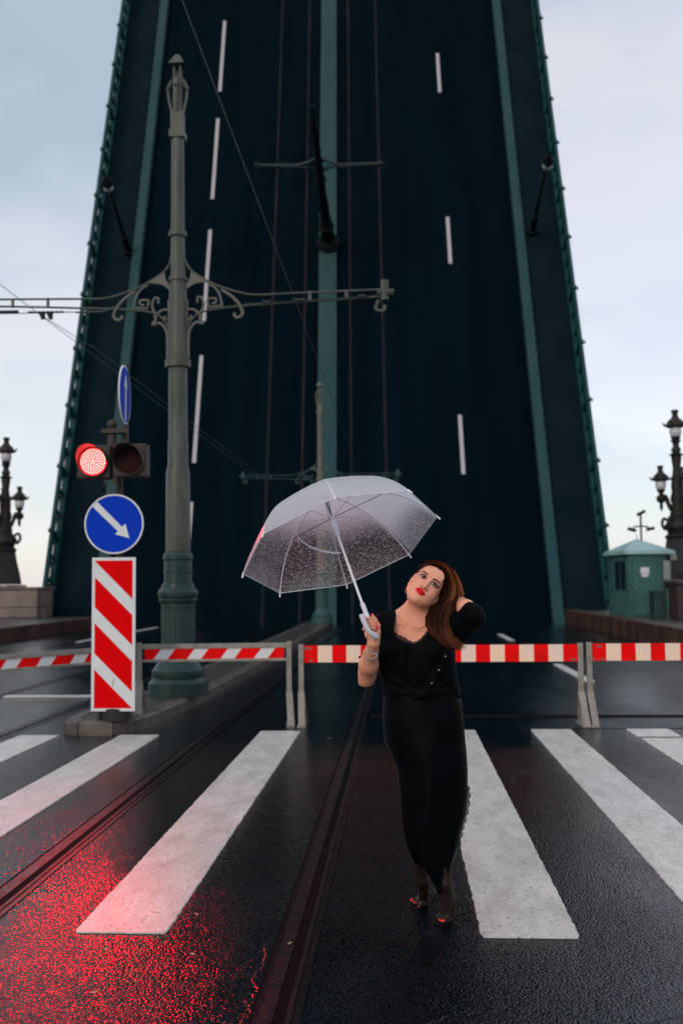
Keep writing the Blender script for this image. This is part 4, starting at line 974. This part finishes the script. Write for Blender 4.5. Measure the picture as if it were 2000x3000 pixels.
# legs and feet
kL, aL = P(1208, 2330, 4.77), P(1237, 2578, 4.88); kR, aR = P(1286, 2340, 4.76), P(1303, 2588, 4.72)
F.cap(P(1195, 2140, 4.77), kL+Vector((.02, 0, 0)), .062, .044, .03); F.cap(kL, kL*.6+aL*.4, .047, .045, .02); F.cap(kL*.6+aL*.4, aL, .045, .030, .02)
F.cap(P(1290, 2140, 4.76), kR, .066, .046, .03); F.cap(kR, kR*.6+aR*.4, .047, .045, .02); F.cap(kR*.6+aR*.4, aR, .045, .030, .02)
def foot(an, toe, heel, wid):
    an, toe, heel = Vector(an), Vector(toe), Vector(heel); d = (toe-heel); d.z = 0; d.normalize(); sd_ = Vector((-d.y, d.x, 0))
    ball = toe-d*.055+Vector((0, 0, .010))
    F.cap(an, heel+Vector((0, 0, .026)), .029, .024, .02); F.cap(an+Vector((0, 0, -.01)), ball+Vector((0, 0, .012)), .027, .023, .02)
    F.cap(heel+Vector((0, 0, .026)), ball, .024, .022, .015); F.cap(ball+sd_*.017, ball-sd_*.017, .018, .018, .015)
    tp = []
    for i in range(5):
        o_ = (i-2)*.0150*wid; L_ = (.052, .050, .044, .037, .028)[i]; r_ = (.0105, .0080, .0075, .0072, .0068)[i]
        b = ball+sd_*o_*1.05; e = b+d*L_; e.z = r_+.012; F.cap(b, e, .0105, r_, .006); tp.append((e, r_, d))
    return ball, tp, d, sd_
toeR, toeL = G(1283, 2712), G(1210, 2660)
bR, tpR, dR, sR = foot(aR, toeR+Vector((0, 0, .012)), Vector((P(1318, 2640, 4.75).x, 4.75, .085)), -1)
bL, tpL, dL, sL = foot(aL, toeL+Vector((0, 0, .012)), Vector((P(1240, 2640, 4.96).x, 4.955, .085)), 1)
lipp = [FZ(*p) for p in ((408, 658), (432, 642), (462, 634), (492, 634), (512, 646), (535, 662), (562, 692), (580, 730), (592, 778), (566, 778), (530, 776), (496, 768), (468, 750), (446, 716), (430, 684))]
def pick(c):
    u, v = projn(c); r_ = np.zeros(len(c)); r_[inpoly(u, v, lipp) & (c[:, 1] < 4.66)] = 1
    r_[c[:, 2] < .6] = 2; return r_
body, BV, BQ = field_obj('body', F, ['skin', 'lips', 'shaded_tights'], pe, 2, pick)
dg = BVHTree.FromPolygons([tuple(v) for v in BV.tolist()], BQ.tolist())
def snap(u, v, tree=None, off=0):
    d = ray(u, v).normalized(); h = (tree or dg).ray_cast(CAM+d*3.5, d)
    return h[0]-d*off if h[0] is not None else None
def patch(name, mt, poly, off, parent, steps=10, th=.0012):
    """thin raised skin patch following the face under an outline"""
    cx = sum(p[0] for p in poly)/len(poly); cy = sum(p[1] for p in poly)/len(poly); m = MB(); rings = []
    n = len(poly)*3; pp = []
    for i in range(len(poly)):
        a, b = poly[i], poly[(i+1) % len(poly)]
        for t in (0, 1/3, 2/3): pp.append((a[0]+(b[0]-a[0])*t, a[1]+(b[1]-a[1])*t))
    for k in (1, .66, .33, .0):
        rings.append([snap(cx+(x-cx)*k, cy+(y-cy)*k, None, off+(0 if k == 1 else th)) for x, y in pp])
    edge = [snap(x, y, None, -.002) for x, y in pp]; rings = [edge]+rings
    vs = [p for r_ in rings for p in r_]
    if any(p is None for p in vs): return None
    m.add(vs, [(i*n+j, i*n+(j+1) % n, (i+1)*n+(j+1) % n, (i+1)*n+j) for i in range(len(rings)-1) for j in range(n)])
    return m.build(name, mt, parent, smooth=True)
def strip(name, mt, pts, ws, off, parent):
    m = MB(); L_ = []
    for i, (x, y) in enumerate(pts):
        a = pts[max(0, i-1)]; b = pts[min(len(pts)-1, i+1)]; dx, dy = b[0]-a[0], b[1]-a[1]; q = math.hypot(dx, dy)+1e-6; nx, ny = -dy/q*ws[i]/2, dx/q*ws[i]/2
        L_ += [snap(x+nx, y+ny, None, off), snap(x, y, None, off+.0012), snap(x-nx, y-ny, None, off)]
    if any(p is None for p in L_): return
    m.add(L_, [(3*i+k, 3*i+k+1, 3*i+4+k, 3*i+3+k) for i in range(len(pts)-1) for k in (0, 1)]); return m.build(name, mt, parent, smooth=True)
def sp2(pts, n=4): return [(p.x, p.y) for p in spline([(x, y, 0) for x, y in pts], n)]
# eyes
for wh, ic, ir, lid, low in (([(493, 408), (520, 400), (555, 398), (585, 415), (606, 462), (590, 474), (560, 470), (525, 452), (505, 432)], (566, 441), 27, [(478, 402), (515, 396), (555, 394), (590, 412), (612, 470)], [(505, 435), (530, 458), (565, 474), (600, 474)]),
                        ([(693, 545), (720, 538), (755, 545), (790, 575), (832, 638), (800, 628), (765, 615), (735, 595), (712, 572)], (768, 580), 29, [(688, 542), (722, 533), (760, 541), (798, 573), (842, 645)], [(708, 570), (740, 602), (780, 626), (828, 640)])):
    e = patch('eye', 'eye_white', [FZ(*p) for p in wh], .0006, pe, th=.0006)
    if e: patch('iris', 'iris', [FZ(ic[0]+ir*1.22*math.cos(a*math.pi/5), ic[1]+ir*math.sin(a*math.pi/5)) for a in range(10)], .0014, e, th=.0005)
    pts = sp2([FZ(*p) for p in lid]); strip('eyelashes', 'brow', pts, [1.6+2.2*i/(len(pts)-1) for i in range(len(pts))], .0022, pe)
    pts = sp2([FZ(*p) for p in low]); strip('eyelashes', 'brow', pts, [.8]*len(pts), .0016, pe)
for br_, w in (([(497, 345), (530, 337), (572, 345), (610, 368), (643, 402)], (1.6, 2.4, 3.4, 4.2, 4.8)), ([(740, 484), (775, 487), (820, 512), (855, 550), (876, 590)], (4.4, 4.4, 3.8, 3.0, 1.6))):
    pts = sp2([FZ(*p) for p in br_]); strip('eyebrow', 'brow', pts, [np.interp(i/(len(pts)-1), (0, .25, .5, .75, 1), w) for i in range(len(pts))], .0008, pe)
pts = sp2([FZ(412, 657), FZ(455, 672), FZ(490, 690), FZ(530, 712), FZ(588, 776)]); mat('lip_line', (.18, .002, .004), .5); strip('lip_line', 'lip_line', pts, [.9]*len(pts), .0006, pe)
for x, y in ((528, 594), (600, 648)): patch('nostril', 'brow', [FZ(x+12*math.cos(a*math.pi/4)+5*math.sin(a*math.pi/4), y+6*math.sin(a*math.pi/4)) for a in range(8)], .0004, pe, th=.0002)
# nails
def nail(p, n_, r_): m = MB(); q = Vector(n_).normalized().to_track_quat('Z', 'Y').to_matrix(); m.ball(p, 1, 10, sc=(r_*.85, r_*1.25, r_*.4), rot=q); m.build('nail', 'nail', pe, smooth=True)
for (d_, r_), off in zip(tips, ((-40, -5), (8, 6), (14, 4), (0, 0))):
    nail(P(*HZ(d_[0]+off[0], d_[1]+off[1]), 4.4785), (.3, -1, .1), .0075)
nail(P(*HZ(484, 205), 4.489), (-.4, -1, .4), .0062)
for tp, n_ in ((tpR, 3), (tpL, 3)):
    for e, r_, d in tp[:3]: nail(e+d*.002+Vector((0, 0, r_*.72)), (d.x*.5, d.y*.5, .8), .0078 if r_ > .01 else .0055)

# --- blouse
zsb = np.arange(.97, 1.56, .0036)
B = Field(np.arange(-.16, .46, .0036), np.arange(4.45, 4.98, .0036), zsb)
brows = [row(1826, 1138, 1300, 4.755, .060), row(1836, 1112, 1322, 4.755, .082), row(1870, 1109, 1330, 4.75, .108), row(1905, 1109, 1332, 4.745, .125), row(1940, 1110, 1334, 4.745, .124), row(1975, 1113, 1337, 4.75, .118), row(2000, 1118, 1340, 4.755, .112), row(2020, 1121, 1343, 4.757, .115), row(2038, 1124, 1347, 4.76, .120), row(2046, 1127, 1345, 4.76, .112)]
B.loft(brows, .03)
for u_ in (1172, 1270): B.ell(P(u_, 1897, 4.665), (.062, .054, .058), .035)
slv = shL*.38+elL*.62
B.cap(P(1175, 1822, 4.755), shL, .054, .056, .03); B.cap(P(1265, 1825, 4.755), shR, .054, .06, .03)
B.cap(P(1166, 1809, 4.76), P(1135, 1818, 4.755), .040, .045, .03); B.cap(P(1165, 1815, 4.70), P(1162, 1850, 4.665), .022, .022, .03)
B.cap(P(1262, 1806, 4.76), P(1300, 1820, 4.755), .040, .045, .03)
B.cap(shL, slv+Vector((-.008, 0, 0)), .058, .063, .03)
B.cap(shR, elR+Vector((-.006, 0, -.002)), .066, .044, .03); B.cap(elR, elR*.80+wrR*.20, .0435, .044, .02); B.cap(P(1405, 1812, 4.575), elR, .022, .034, .03)
B.cap(P(1350, 1862, 4.66), P(1385, 1822, 4.61), .030, .030, .04)
# lapels crossing down to the knot, and gathers
B.chain([P(1160, 1800, 4.69), P(1163, 1860, 4.630), P(1180, 1940, 4.622), P(1212, 2000, 4.636), P(1236, 2032, 4.640)], [.007, .009, .010, .010, .012], .016)
B.chain([P(1306, 1872, 4.66), P(1303, 1925, 4.628), P(1284, 1965, 4.630), P(1262, 2004, 4.636), P(1240, 2034, 4.640)], [.006, .008, .009, .009, .012], .016)
B.ell(P(1239, 2030, 4.636), (.028, .016, .018), .012)
for a, b in (((1239, 2030), (1206, 2050)), ((1242, 2032), (1256, 2062))): B.cap(P(*a, 4.636), P(*b, 4.64), .012, .007, .008)
for i, (a, b) in enumerate((((1225, 2030), (1150, 1992)), ((1225, 2034), (1140, 2024)), ((1255, 2028), (1320, 1990)), ((1255, 2034), (1335, 2022)), ((1215, 1965), (1170, 1950)), ((1270, 1900), (1310, 1880)), ((1230, 1985), (1180, 1968)))):
    B.cap(P(*a, 4.640), P(*b, 4.668), .008, .006, .016)
# folds
X, Y, Z = [np.meshgrid(*B.ax, indexing='ij')[i] for i in range(3)]
fa = X*26-Z*16+1.6*np.sin(Z*11+X*7); B.F += (.0030*np.sin(fa)**3+.0016*np.sin(X*58+Z*24+1.2*np.sin(Z*19))).astype(np.float32)
del X, Y, Z
# openings: neckline, waist hole is hidden, sleeve mouths
neck = [(1157, 1700), (1159, 1800), (1155, 1835), (1154, 1862), (1180, 1876), (1211, 1888), (1232, 1877), (1252, 1852), (1262, 1840), (1285, 1830), (1290, 1700)]
npz = [(lambda q: (q.x, q.z))(P(u, v, 4.66)) for u, v in neck]
d2 = polysdf(B.ax[0][:, None].astype(float), B.ax[2][None, :].astype(float), npz)
d3 = np.maximum(d2[:, None, :], (B.ax[1]-4.80)[None, :, None]).astype(np.float32); B.F = np.maximum(B.F, -d3)
def mouth(B_, c, axis, L_=.16, r_=.10):    # cut everything beyond a plane, near c
    c = np.array(c); ax = np.array(Vector(axis).normalized()); sl, X, Y, Z = B_.sub(c-.16, c+.16, 0)
    h = (X-c[0])*ax[0]+(Y-c[1])*ax[1]+(Z-c[2])*ax[2]; r2 = np.sqrt(np.maximum((X-c[0])**2+(Y-c[1])**2+(Z-c[2])**2, 0))
    cut = np.maximum(-h, r2-r_); B_.F[sl] = np.maximum(B_.F[sl], -cut)
mouth(B, slv+(elL-shL).normalized()*.025+Vector((-.03, 0, 0)), (elL-shL), r_=.085)
bl, blV, blQ = field_obj('blouse', B, ['blouse'], pe, 1)
btree = BVHTree.FromPolygons([tuple(v) for v in blV.tolist()], blQ.tolist())
# sleeve cuff rims
def ring(c, axis, r_, t, mt, name, par=pe, sx=1.0, n=28, wob=.0):
    ax = Vector(axis).normalized(); a = ax.orthogonal().normalized(); b = ax.cross(a); m = MB()
    m.tube([Vector(c)+(a*math.cos(q)*sx+b*math.sin(q))*(r_+wob*math.sin(5*q))+ax*wob*math.cos(4*q) for q in [2*math.pi*i/n for i in range(n)]], t, 7, closed=True); return m.build(name, mt, par, smooth=True)
ring(slv+(elL-shL).normalized()*.020+Vector((-.006, 0, 0)), elL-shL, .056, .006, 'blouse', 'cuff', wob=.003)
for u, v in ((1285, 1963), (1264, 2002), (1304, 1923)):
    p = snap(u, v, btree, .002)
    if p: m = MB(); m.ball(p, .0032, 10, sc=(1, .4, 1)); m.build('button', 'button', pe, smooth=True)
# camisole lace
lp_ = sp2([(1154, 1860), (1168, 1868), (1182, 1874), (1197, 1884), (1211, 1889), (1224, 1884), (1236, 1874), (1246, 1862), (1254, 1850)], 6)
m = MB(); L_ = []; n = len(lp_)
for i, (x, y) in enumerate(lp_):
    sc_ = 5.5+3.2*abs(math.sin(i*.55)); up_ = snap(x, y-sc_, None, .003); lo_ = snap(x, y+7, btree, .003) or snap(x, y+7, None, .006); mi_ = snap(x, y, None, .004)
    L_.append([up_, mi_, lo_])
L_ = [q for q in L_ if all(q)]
m.add([p for q in L_ for p in q], [(3*i+k, 3*i+k+1, 3*i+4+k, 3*i+3+k) for i in range(len(L_)-1) for k in (0, 1)]); m.build('lace_trim', 'lace', pe, smooth=True)
m = MB(); pts = [snap(x, y-5.5-3.2*abs(math.sin(i*.55)), None, .0035) for i, (x, y) in enumerate(lp_)]; m.tube([p for p in pts if p], .0011, 5); m.build('lace_edge', 'brow', pe)

# --- skirt: lofted cloth with folds
srow = [(2030, 1124, 1344, 4.76, .116), (2060, 1121, 1352, 4.765, .122), (2110, 1119.5, 1358, 4.77, .130), (2170, 1125, 1362, 4.77, .130), (2210, 1143, 1366, 4.765, .125), (2255, 1161, 1369, 4.76, .120), (2319, 1169, 1369, 4.755, .112), (2383, 1173, 1363, 4.755, .105), (2431, 1181, 1349, 4.755, .098), (2478, 1193, 1342, 4.76, .094), (2505, 1201, 1334, 4.765, .093), (2530, 1211, 1322, 4.77, .092)]
na = 128; vv = np.linspace(2030, 2530, 110); tab = np.array(srow); m = MB(); vs = []
for v in vv:
    ul, ur, Yc, ry = [np.interp(v, tab[:, 0], tab[:, i]) for i in range(1, 5)]; a, b = P(ul, v, Yc), P(ur, v, Yc); g = max(0, (v-2130)/400)
    for j in range(na):
        t = 2*math.pi*j/na; fo = 1+g*(.17*math.sin(5*t+.6*math.sin(v*.006)+v*.004)+.05*math.sin(11*t+v*.009))*(.4+.6*abs(math.sin(t)))
        fo += .012*math.sin(4*t+v*.035)*(1-g)*max(0, math.sin((v-2030)*.012))
        x = (a.x+b.x)/2+(b.x-a.x)/2*math.cos(t)*(1+(fo-1)*.25); y = Yc+ry*math.sin(t)*fo
        tt = (t+1.25+math.pi) % (2*math.pi)-math.pi; zz = a.z-max(0, v-2380)/150*(.125*math.exp(-(tt/.55)**2)-.012)
        x += max(0, v-2380)/150*math.exp(-(tt/.55)**2)*.012*(-1 if tt > 0 else 1)
        vs.append((x, y, zz))
m.add(vs, [(i*na+j, i*na+(j+1) % na, (i+1)*na+(j+1) % na, (i+1)*na+j) for i in range(len(vv)-1) for j in range(na)])
sk = m.build('skirt', 'satin', pe, smooth=True, auto=80); q_ = sk.modifiers.new('thick', 'SOLIDIFY'); q_.thickness = .002
# lace on the slit and the hem
def lace_strip(pts, w, outx, seed):
    m = MB(); o_ = sp2(pts, 10); vs = []
    for i, (x, y) in enumerate(o_):
        k = w*(.55+.45*abs(math.sin(i*.5))); a = P(x-3, y, 4.75); b = P(x+k*outx, y+k*.3, 4.745+.01*math.sin(i*.9)); vs += [a, (a+b)/2+Vector((0, .006, 0)), b]
    m.add(vs, [(3*i+k, 3*i+k+1, 3*i+4+k, 3*i+3+k) for i in range(len(o_)-1) for k in (0, 1)]); m.build('lace_trim', 'lace', pe, smooth=True)
lace_strip([(1366, 2300), (1368, 2330), (1364, 2370), (1354, 2410), (1346, 2440), (1340, 2480)], 10, 1, 1)
lace_strip([(1187, 2470), (1198, 2500), (1212, 2528), (1222, 2545)], 7, -.6, 2)
# --- sandals
def sandal(ball, d, sd_, heelp, an, lab):
    r = bpy.data.objects.new('sandal', None)
    toe = ball+d*.068; m = MB(); n = 14; L1 = []
    for i in range(n+1):
        t = i/n; c = heelp.lerp(Vector((toe.x, toe.y, .012)), t); c.z = .012+(heelp.z-.012)*(max(0, 1-t*1.45))**1.6; w = .026+.018*math.sin(math.pi*min(1, t*.9+.05))-(.012 if t > .93 else 0)
        L1.append((c-sd_*w, c+sd_*w))
    vs = [p for a, b in L1 for p in (a, b, a-Vector((0, 0, .008)), b-Vector((0, 0, .008)))]
    fs = []
    for i in range(n): k = 4*i; fs += [(k, k+1, k+5, k+4), (k+2, k+6, k+7, k+3), (k, k+4, k+6, k+2), (k+1, k+3, k+7, k+5)]
    fs += [(0, 2, 3, 1), (4*n, 4*n+1, 4*n+3, 4*n+2)]
    m.add(vs, fs); m.tube([heelp+Vector((0, 0, -.006)), Vector((heelp.x, heelp.y, .003))], [.014, .006], 8)
    s = m.build('sandal', 'sandal', pe, smooth=True, auto=30)
    def loop(c, ax, rx, rz, t=.0030):
        m = MB(); ax = Vector(ax).normalized(); side = sd_; upd = ax.cross(side).normalized()
        m.tube([c+side*rx*math.cos(q)+upd*rz*math.sin(q) for q in [2*math.pi*i/22 for i in range(22)]], t, 6, closed=True); m.build('strap', 'sandal', s, smooth=True)
    b0 = ball+Vector((0, 0, .006))
    for k, (o_, tw) in enumerate(((.012, .5), (-.004, -.5), (-.024, .45), (-.042, -.35))): loop(b0+d*o_+Vector((0, 0, .004+max(0, -o_)*.4)), d+sd_*tw+Vector((0, 0, .35)), .040, .025+max(0, -o_)*.14)
    loop(an+Vector((0, 0, -.012)), Vector((0, 0, 1))-d*.4, .034, .036); loop((an+heelp)/2+Vector((0, 0, .02)), Vector((0, 0, 1))+d*.5, .031, .038)
sandal(bR, dR, sR, Vector((P(1318, 2640, 4.75).x, 4.76, .080)), aR, 'R'); sandal(bL, dL, sL, Vector((P(1240, 2640, 4.96).x, 4.965, .080)), aL, 'L')
# --- jewellery
ring(P(*HZ(505, 1185), 4.545), (wrL-elL)+Vector((.12, 0, .05)), .0305, .0021, 'silver', 'bracelet'); 
ax_ = ((wrL-elL)+Vector((-.05, .02, .04))).normalized(); c_ = P(*HZ(440, 1320), 4.568); a_ = ax_.orthogonal().normalized(); b_ = ax_.cross(a_); m = MB()
for i in range(22): q = 2*math.pi*i/22; m.ball(c_+(a_*math.cos(q)+b_*math.sin(q))*.0335, .0040, 6, sc=(1, 1, 1.5))
m.build('bracelet', 'silver', pe, smooth=True)
def hoop(c, nrm, r_): ring(c, nrm, r_, .0017, 'gold', 'hoop_earring')
hoop(P(*FZ(262, 690), 4.70), (1, .55, 0), .0155); hoop(P(*FZ(800, 1005), 4.695), (.75, .8, .1), .0165)
for x, y in ((276, 562), (812, 890)):
    p = snap(*FZ(x, y)); 
    if p: m = MB(); m.ball(p, .0028, 8); m.build('stud_earring', 'silver', pe)
pts = [snap(x, y, None, .0012) for x, y in sp2([Z2(*p) for p in ((568, 672), (600, 745), (680, 805), (780, 838), (835, 820), (860, 790))], 8)]
m = MB(); m.tube([p for p in pts if p], .0008, 5); nk = m.build('necklace', 'gold', pe)
p = snap(*Z2(795, 858), None, .003)
m = MB(); [m.ball(p+Vector((dx, 0, dz)), .0022, 6) for dx, dz in ((0, .004), (0, 0), (0, -.004), (.0035, -.003), (-.0035, .002))]; m.build('pendant', 'silver', nk)

# --- hair
hr_rows = [((1263, 1653), (1245, 1646), 4.645), ((1288, 1667), (1276, 1641), 4.655), ((1301, 1684), (1302, 1649), 4.665), ((1300, 1703), (1324, 1668), 4.675), ((1295, 1724), (1336, 1694), 4.685), ((1290, 1743), (1343, 1718), 4.690),
           ((1280, 1765), (1341, 1742), 4.685), ((1262, 1783), (1333, 1768), 4.675), ((1248, 1808), (1331, 1800), 4.660), ((1248, 1834), (1325, 1838), 4.640), ((1268, 1866), (1330, 1872), 4.615), ((1290, 1890), (1338, 1890), 4.612), ((1314, 1904), (1346, 1902), 4.615)]
Hf = Field(np.arange(.02, .36, .003), np.arange(4.54, 4.92, .003), np.arange(1.22, 1.70, .003))
Hf.ell(H(0, -.012, .026), (.082, .103, .101), .01, hrot)
Hf.ell(H(.01, -.05, -.01), (.080, .072, .10), .02, hrot)
for i in range(len(hr_rows)-1):
    (a0, b0, Y0), (a1, b1, Y1) = hr_rows[i], hr_rows[i+1]
    if i < 1: continue
    n0, n1 = P((a0[0]+b0[0])/2, (a0[1]+b0[1])/2, Y0+.050), P((a1[0]+b1[0])/2, (a1[1]+b1[1])/2, Y1+.050)
    kk = .80 if i < 8 else .80-.14*(i-7); w0 = math.dist(a0, b0)/2*Y0/FPX*kk; w1 = math.dist(a1, b1)/2*Y1/FPX*max(.2, kk-.12)
    Hf.cap(n0, n1, w0, w1, .02, ysc=.75)
facep = [FZ(*p) for p in ((352, 440), (372, 400), (412, 345), (462, 290), (530, 245), (610, 222), (700, 214), (770, 234), (830, 266), (882, 318), (918, 380), (936, 450), (936, 520), (915, 600), (895, 680), (872, 760), (850, 840), (800, 960), (700, 1100), (600, 1300), (250, 1300), (150, 900), (170, 640), (250, 590), (275, 500), (330, 440))]
fp = [(lambda q: (q.x, q.z))(P(u, v, 4.65)) for u, v in facep]
d2 = polysdf(Hf.ax[0][:, None].astype(float), Hf.ax[2][None, :].astype(float), fp)
# face opening reaches back to the plane of the ears
hx, hy, hz_ = np.meshgrid(*Hf.ax, indexing='ij'); fwd = (hx-HC.x)*HF.x+(hy-HC.y)*HF.y+(hz_-HC.z)*HF.z
d3 = np.maximum(d2[:, None, :], -(fwd+.012)).astype(np.float32); Hf.F = np.maximum(Hf.F, -d3)
Hf.F += (.0016*np.sin(hx*300+3*np.sin(hz_*30)+hy*200)).astype(np.float32)
del hx, hy, hz_
hb, hV, hQ = field_obj('hair', Hf, ['hair'], pe, 1)
at = hb.data.attributes.new('tone', 'FLOAT', 'POINT'); at.data.foreach_set('value', [.12]*len(hb.data.vertices))
htree = BVHTree.FromPolygons([tuple(v) for v in hV.tolist()], hQ.tolist())
class Strands:
    def __init__(s): s.v = []; s.f = []; s.t = []
    def add(s, pts, r0, tone):
        tl_ = tone if hasattr(tone, '__len__') else [tone]*len(pts)
        n = len(pts); b = len(s.v); 
        for i, p in enumerate(pts):
            d = (pts[min(i+1, n-1)]-pts[max(i-1, 0)]).normalized(); sd_ = d.cross(Vector((0, -1, .1))).normalized(); w = r0*(1-.75*max(0, (i/(n-1)-.6)/.4)); up_ = sd_.cross(d)*w*.7
            s.v += [p-sd_*w, p+up_*-1, p+sd_*w]; s.t += [tl_[i]]*3
        for i in range(n-1): k = b+3*i; s.f += [(k, k+1, k+4, k+3), (k+1, k+2, k+5, k+4)]
    def build(s, name, parent):
        org = origin(parent); me = bpy.data.meshes.new(name); o = bpy.data.objects.new(name, me); COL.objects.link(o); o.parent = parent
        me.from_pydata([tuple(v-org) for v in s.v], [], s.f); me.materials.append(MATS['hair']); me.polygons.foreach_set('use_smooth', [True]*len(me.polygons))
        a = me.attributes.new('tone', 'FLOAT', 'POINT'); a.data.foreach_set('value', s.t); me.update(); return o
st = Strands(); hr = random.Random(3)
tabI = np.array([[*a, *b, Y_] for a, b, Y_ in hr_rows]); nr = len(hr_rows)
for k in range(3400):
    s_ = hr.random()*1.06-.02; t0 = hr.choice((0, 0, hr.uniform(0, 3), hr.uniform(0, 7))); t1 = nr-1-abs(hr.gauss(0, 1.3))-(hr.uniform(0, 3) if hr.random() < .3 else 0)
    dep = hr.random()**1.2; ph = hr.uniform(0, 6); am = hr.uniform(.0, .022); pts = []; n = 22; drift = hr.uniform(-.10, .10)
    for i in range(n):
        t = t0+(t1-t0)*i/(n-1); x = [np.interp(t, range(nr), tabI[:, j]) for j in range(5)]; ss = min(1.03, max(-.03, s_+drift*(t/nr)+am*math.sin(t*1.1+ph)))
        u, v = x[0]+(x[2]-x[0])*ss, x[1]+(x[3]-x[1])*ss; bul = math.sqrt(max(0, 1-(2*ss-1)**2)); pts.append(P(u, v, x[4]+.022-.036*bul+dep*.026))
    jt = hr.uniform(-.13, .16)+(.18 if hr.random() < .18 else 0); tone = []
    for i in range(n):
        t = t0+(t1-t0)*i/(n-1); q = .03+.60*math.exp(-((s_-.78)/.20)**2)*(1 if t < 6.5 else .45)*min(1, .30+.28*t)+.30*math.sin(s_*41+1.2*math.sin(t*.7))*(.5+.5*math.sin(s_*13+1))+jt+(.14 if t > 9 else 0); tone.append(max(.02, min(1, q)))  # orange highlight along the outer strands is put into the tone
    st.add(pts, hr.uniform(.0006, .0014), tone)
# combed back over the crown from the hairline
hl = sp2([FZ(*p) for p in ((352, 432), (372, 398), (412, 343), (462, 288), (530, 243), (610, 220), (700, 212), (770, 232), (830, 264), (882, 316))], 10)
for k in range(1300):
    q = hr.random(); u, v = hl[int(q*(len(hl)-1))]; p0 = snap(u+hr.uniform(-2, 2), v+hr.uniform(-1, 3), None, .001)
    if p0 is None: continue
    e0 = H(.03+q*.06, -.08+hr.uniform(-.02, .02), .04-(.0 if q > .4 else .07)+hr.uniform(-.02, .02)); pts = []
    for i in range(12):
        t = i/11; p = p0.lerp(e0, t); dv = (p-H(0, -.012, .026)); loc = Vector((dv.dot(HR)/.084, dv.dot(HF)/.106, dv.dot(HU_)/.104)); sc_ = (1.0+.02*hr.random()+.03*math.sin(math.pi*t))/max(.2, loc.length)
        pts.append(p0.lerp(H(0, -.012, .026)+dv*sc_, min(1, t*3)))
    st.add(pts, hr.uniform(.0005, .001), max(.03, .16+.22*q*hr.random()+.16*math.sin(q*60)+hr.uniform(-.08, .1)))
# loose outer lock lifted by the hand, fly-away ends
for k in range(420):
    s_ = hr.random(); ed = hr.uniform(-6, 4); c = [(1300, 1650), (1324, 1668), (1338, 1694), (1347, 1718), (1353, 1745)]
    st.add([P(x+ed*(.4+i*.1)-s_*6, y+s_*4, 4.70+.02*s_) for i, (x, y) in enumerate(sp2(c, 4))], .0008, .45+.4*hr.random())
for k in range(200):
    x0_, y0_ = 1325+hr.uniform(-12, 12), 1880+hr.uniform(-15, 8); st.add([P(x0_+t*hr.uniform(1, 7), y0_+t*hr.uniform(2.5, 5.5), 4.62) for t in range(6)], .0005, .5*hr.random()+.2)
for k in range(60):
    a = hr.uniform(0, 1); u, v = 1190+a*110, 1692-a*40-30*math.sin(a*3); st.add([P(u+t*hr.uniform(-1, 2), v+8-t*hr.uniform(.8, 2.6), 4.70) for t in range(5)], .0004, .3)
st.build('hair_strands', pe)
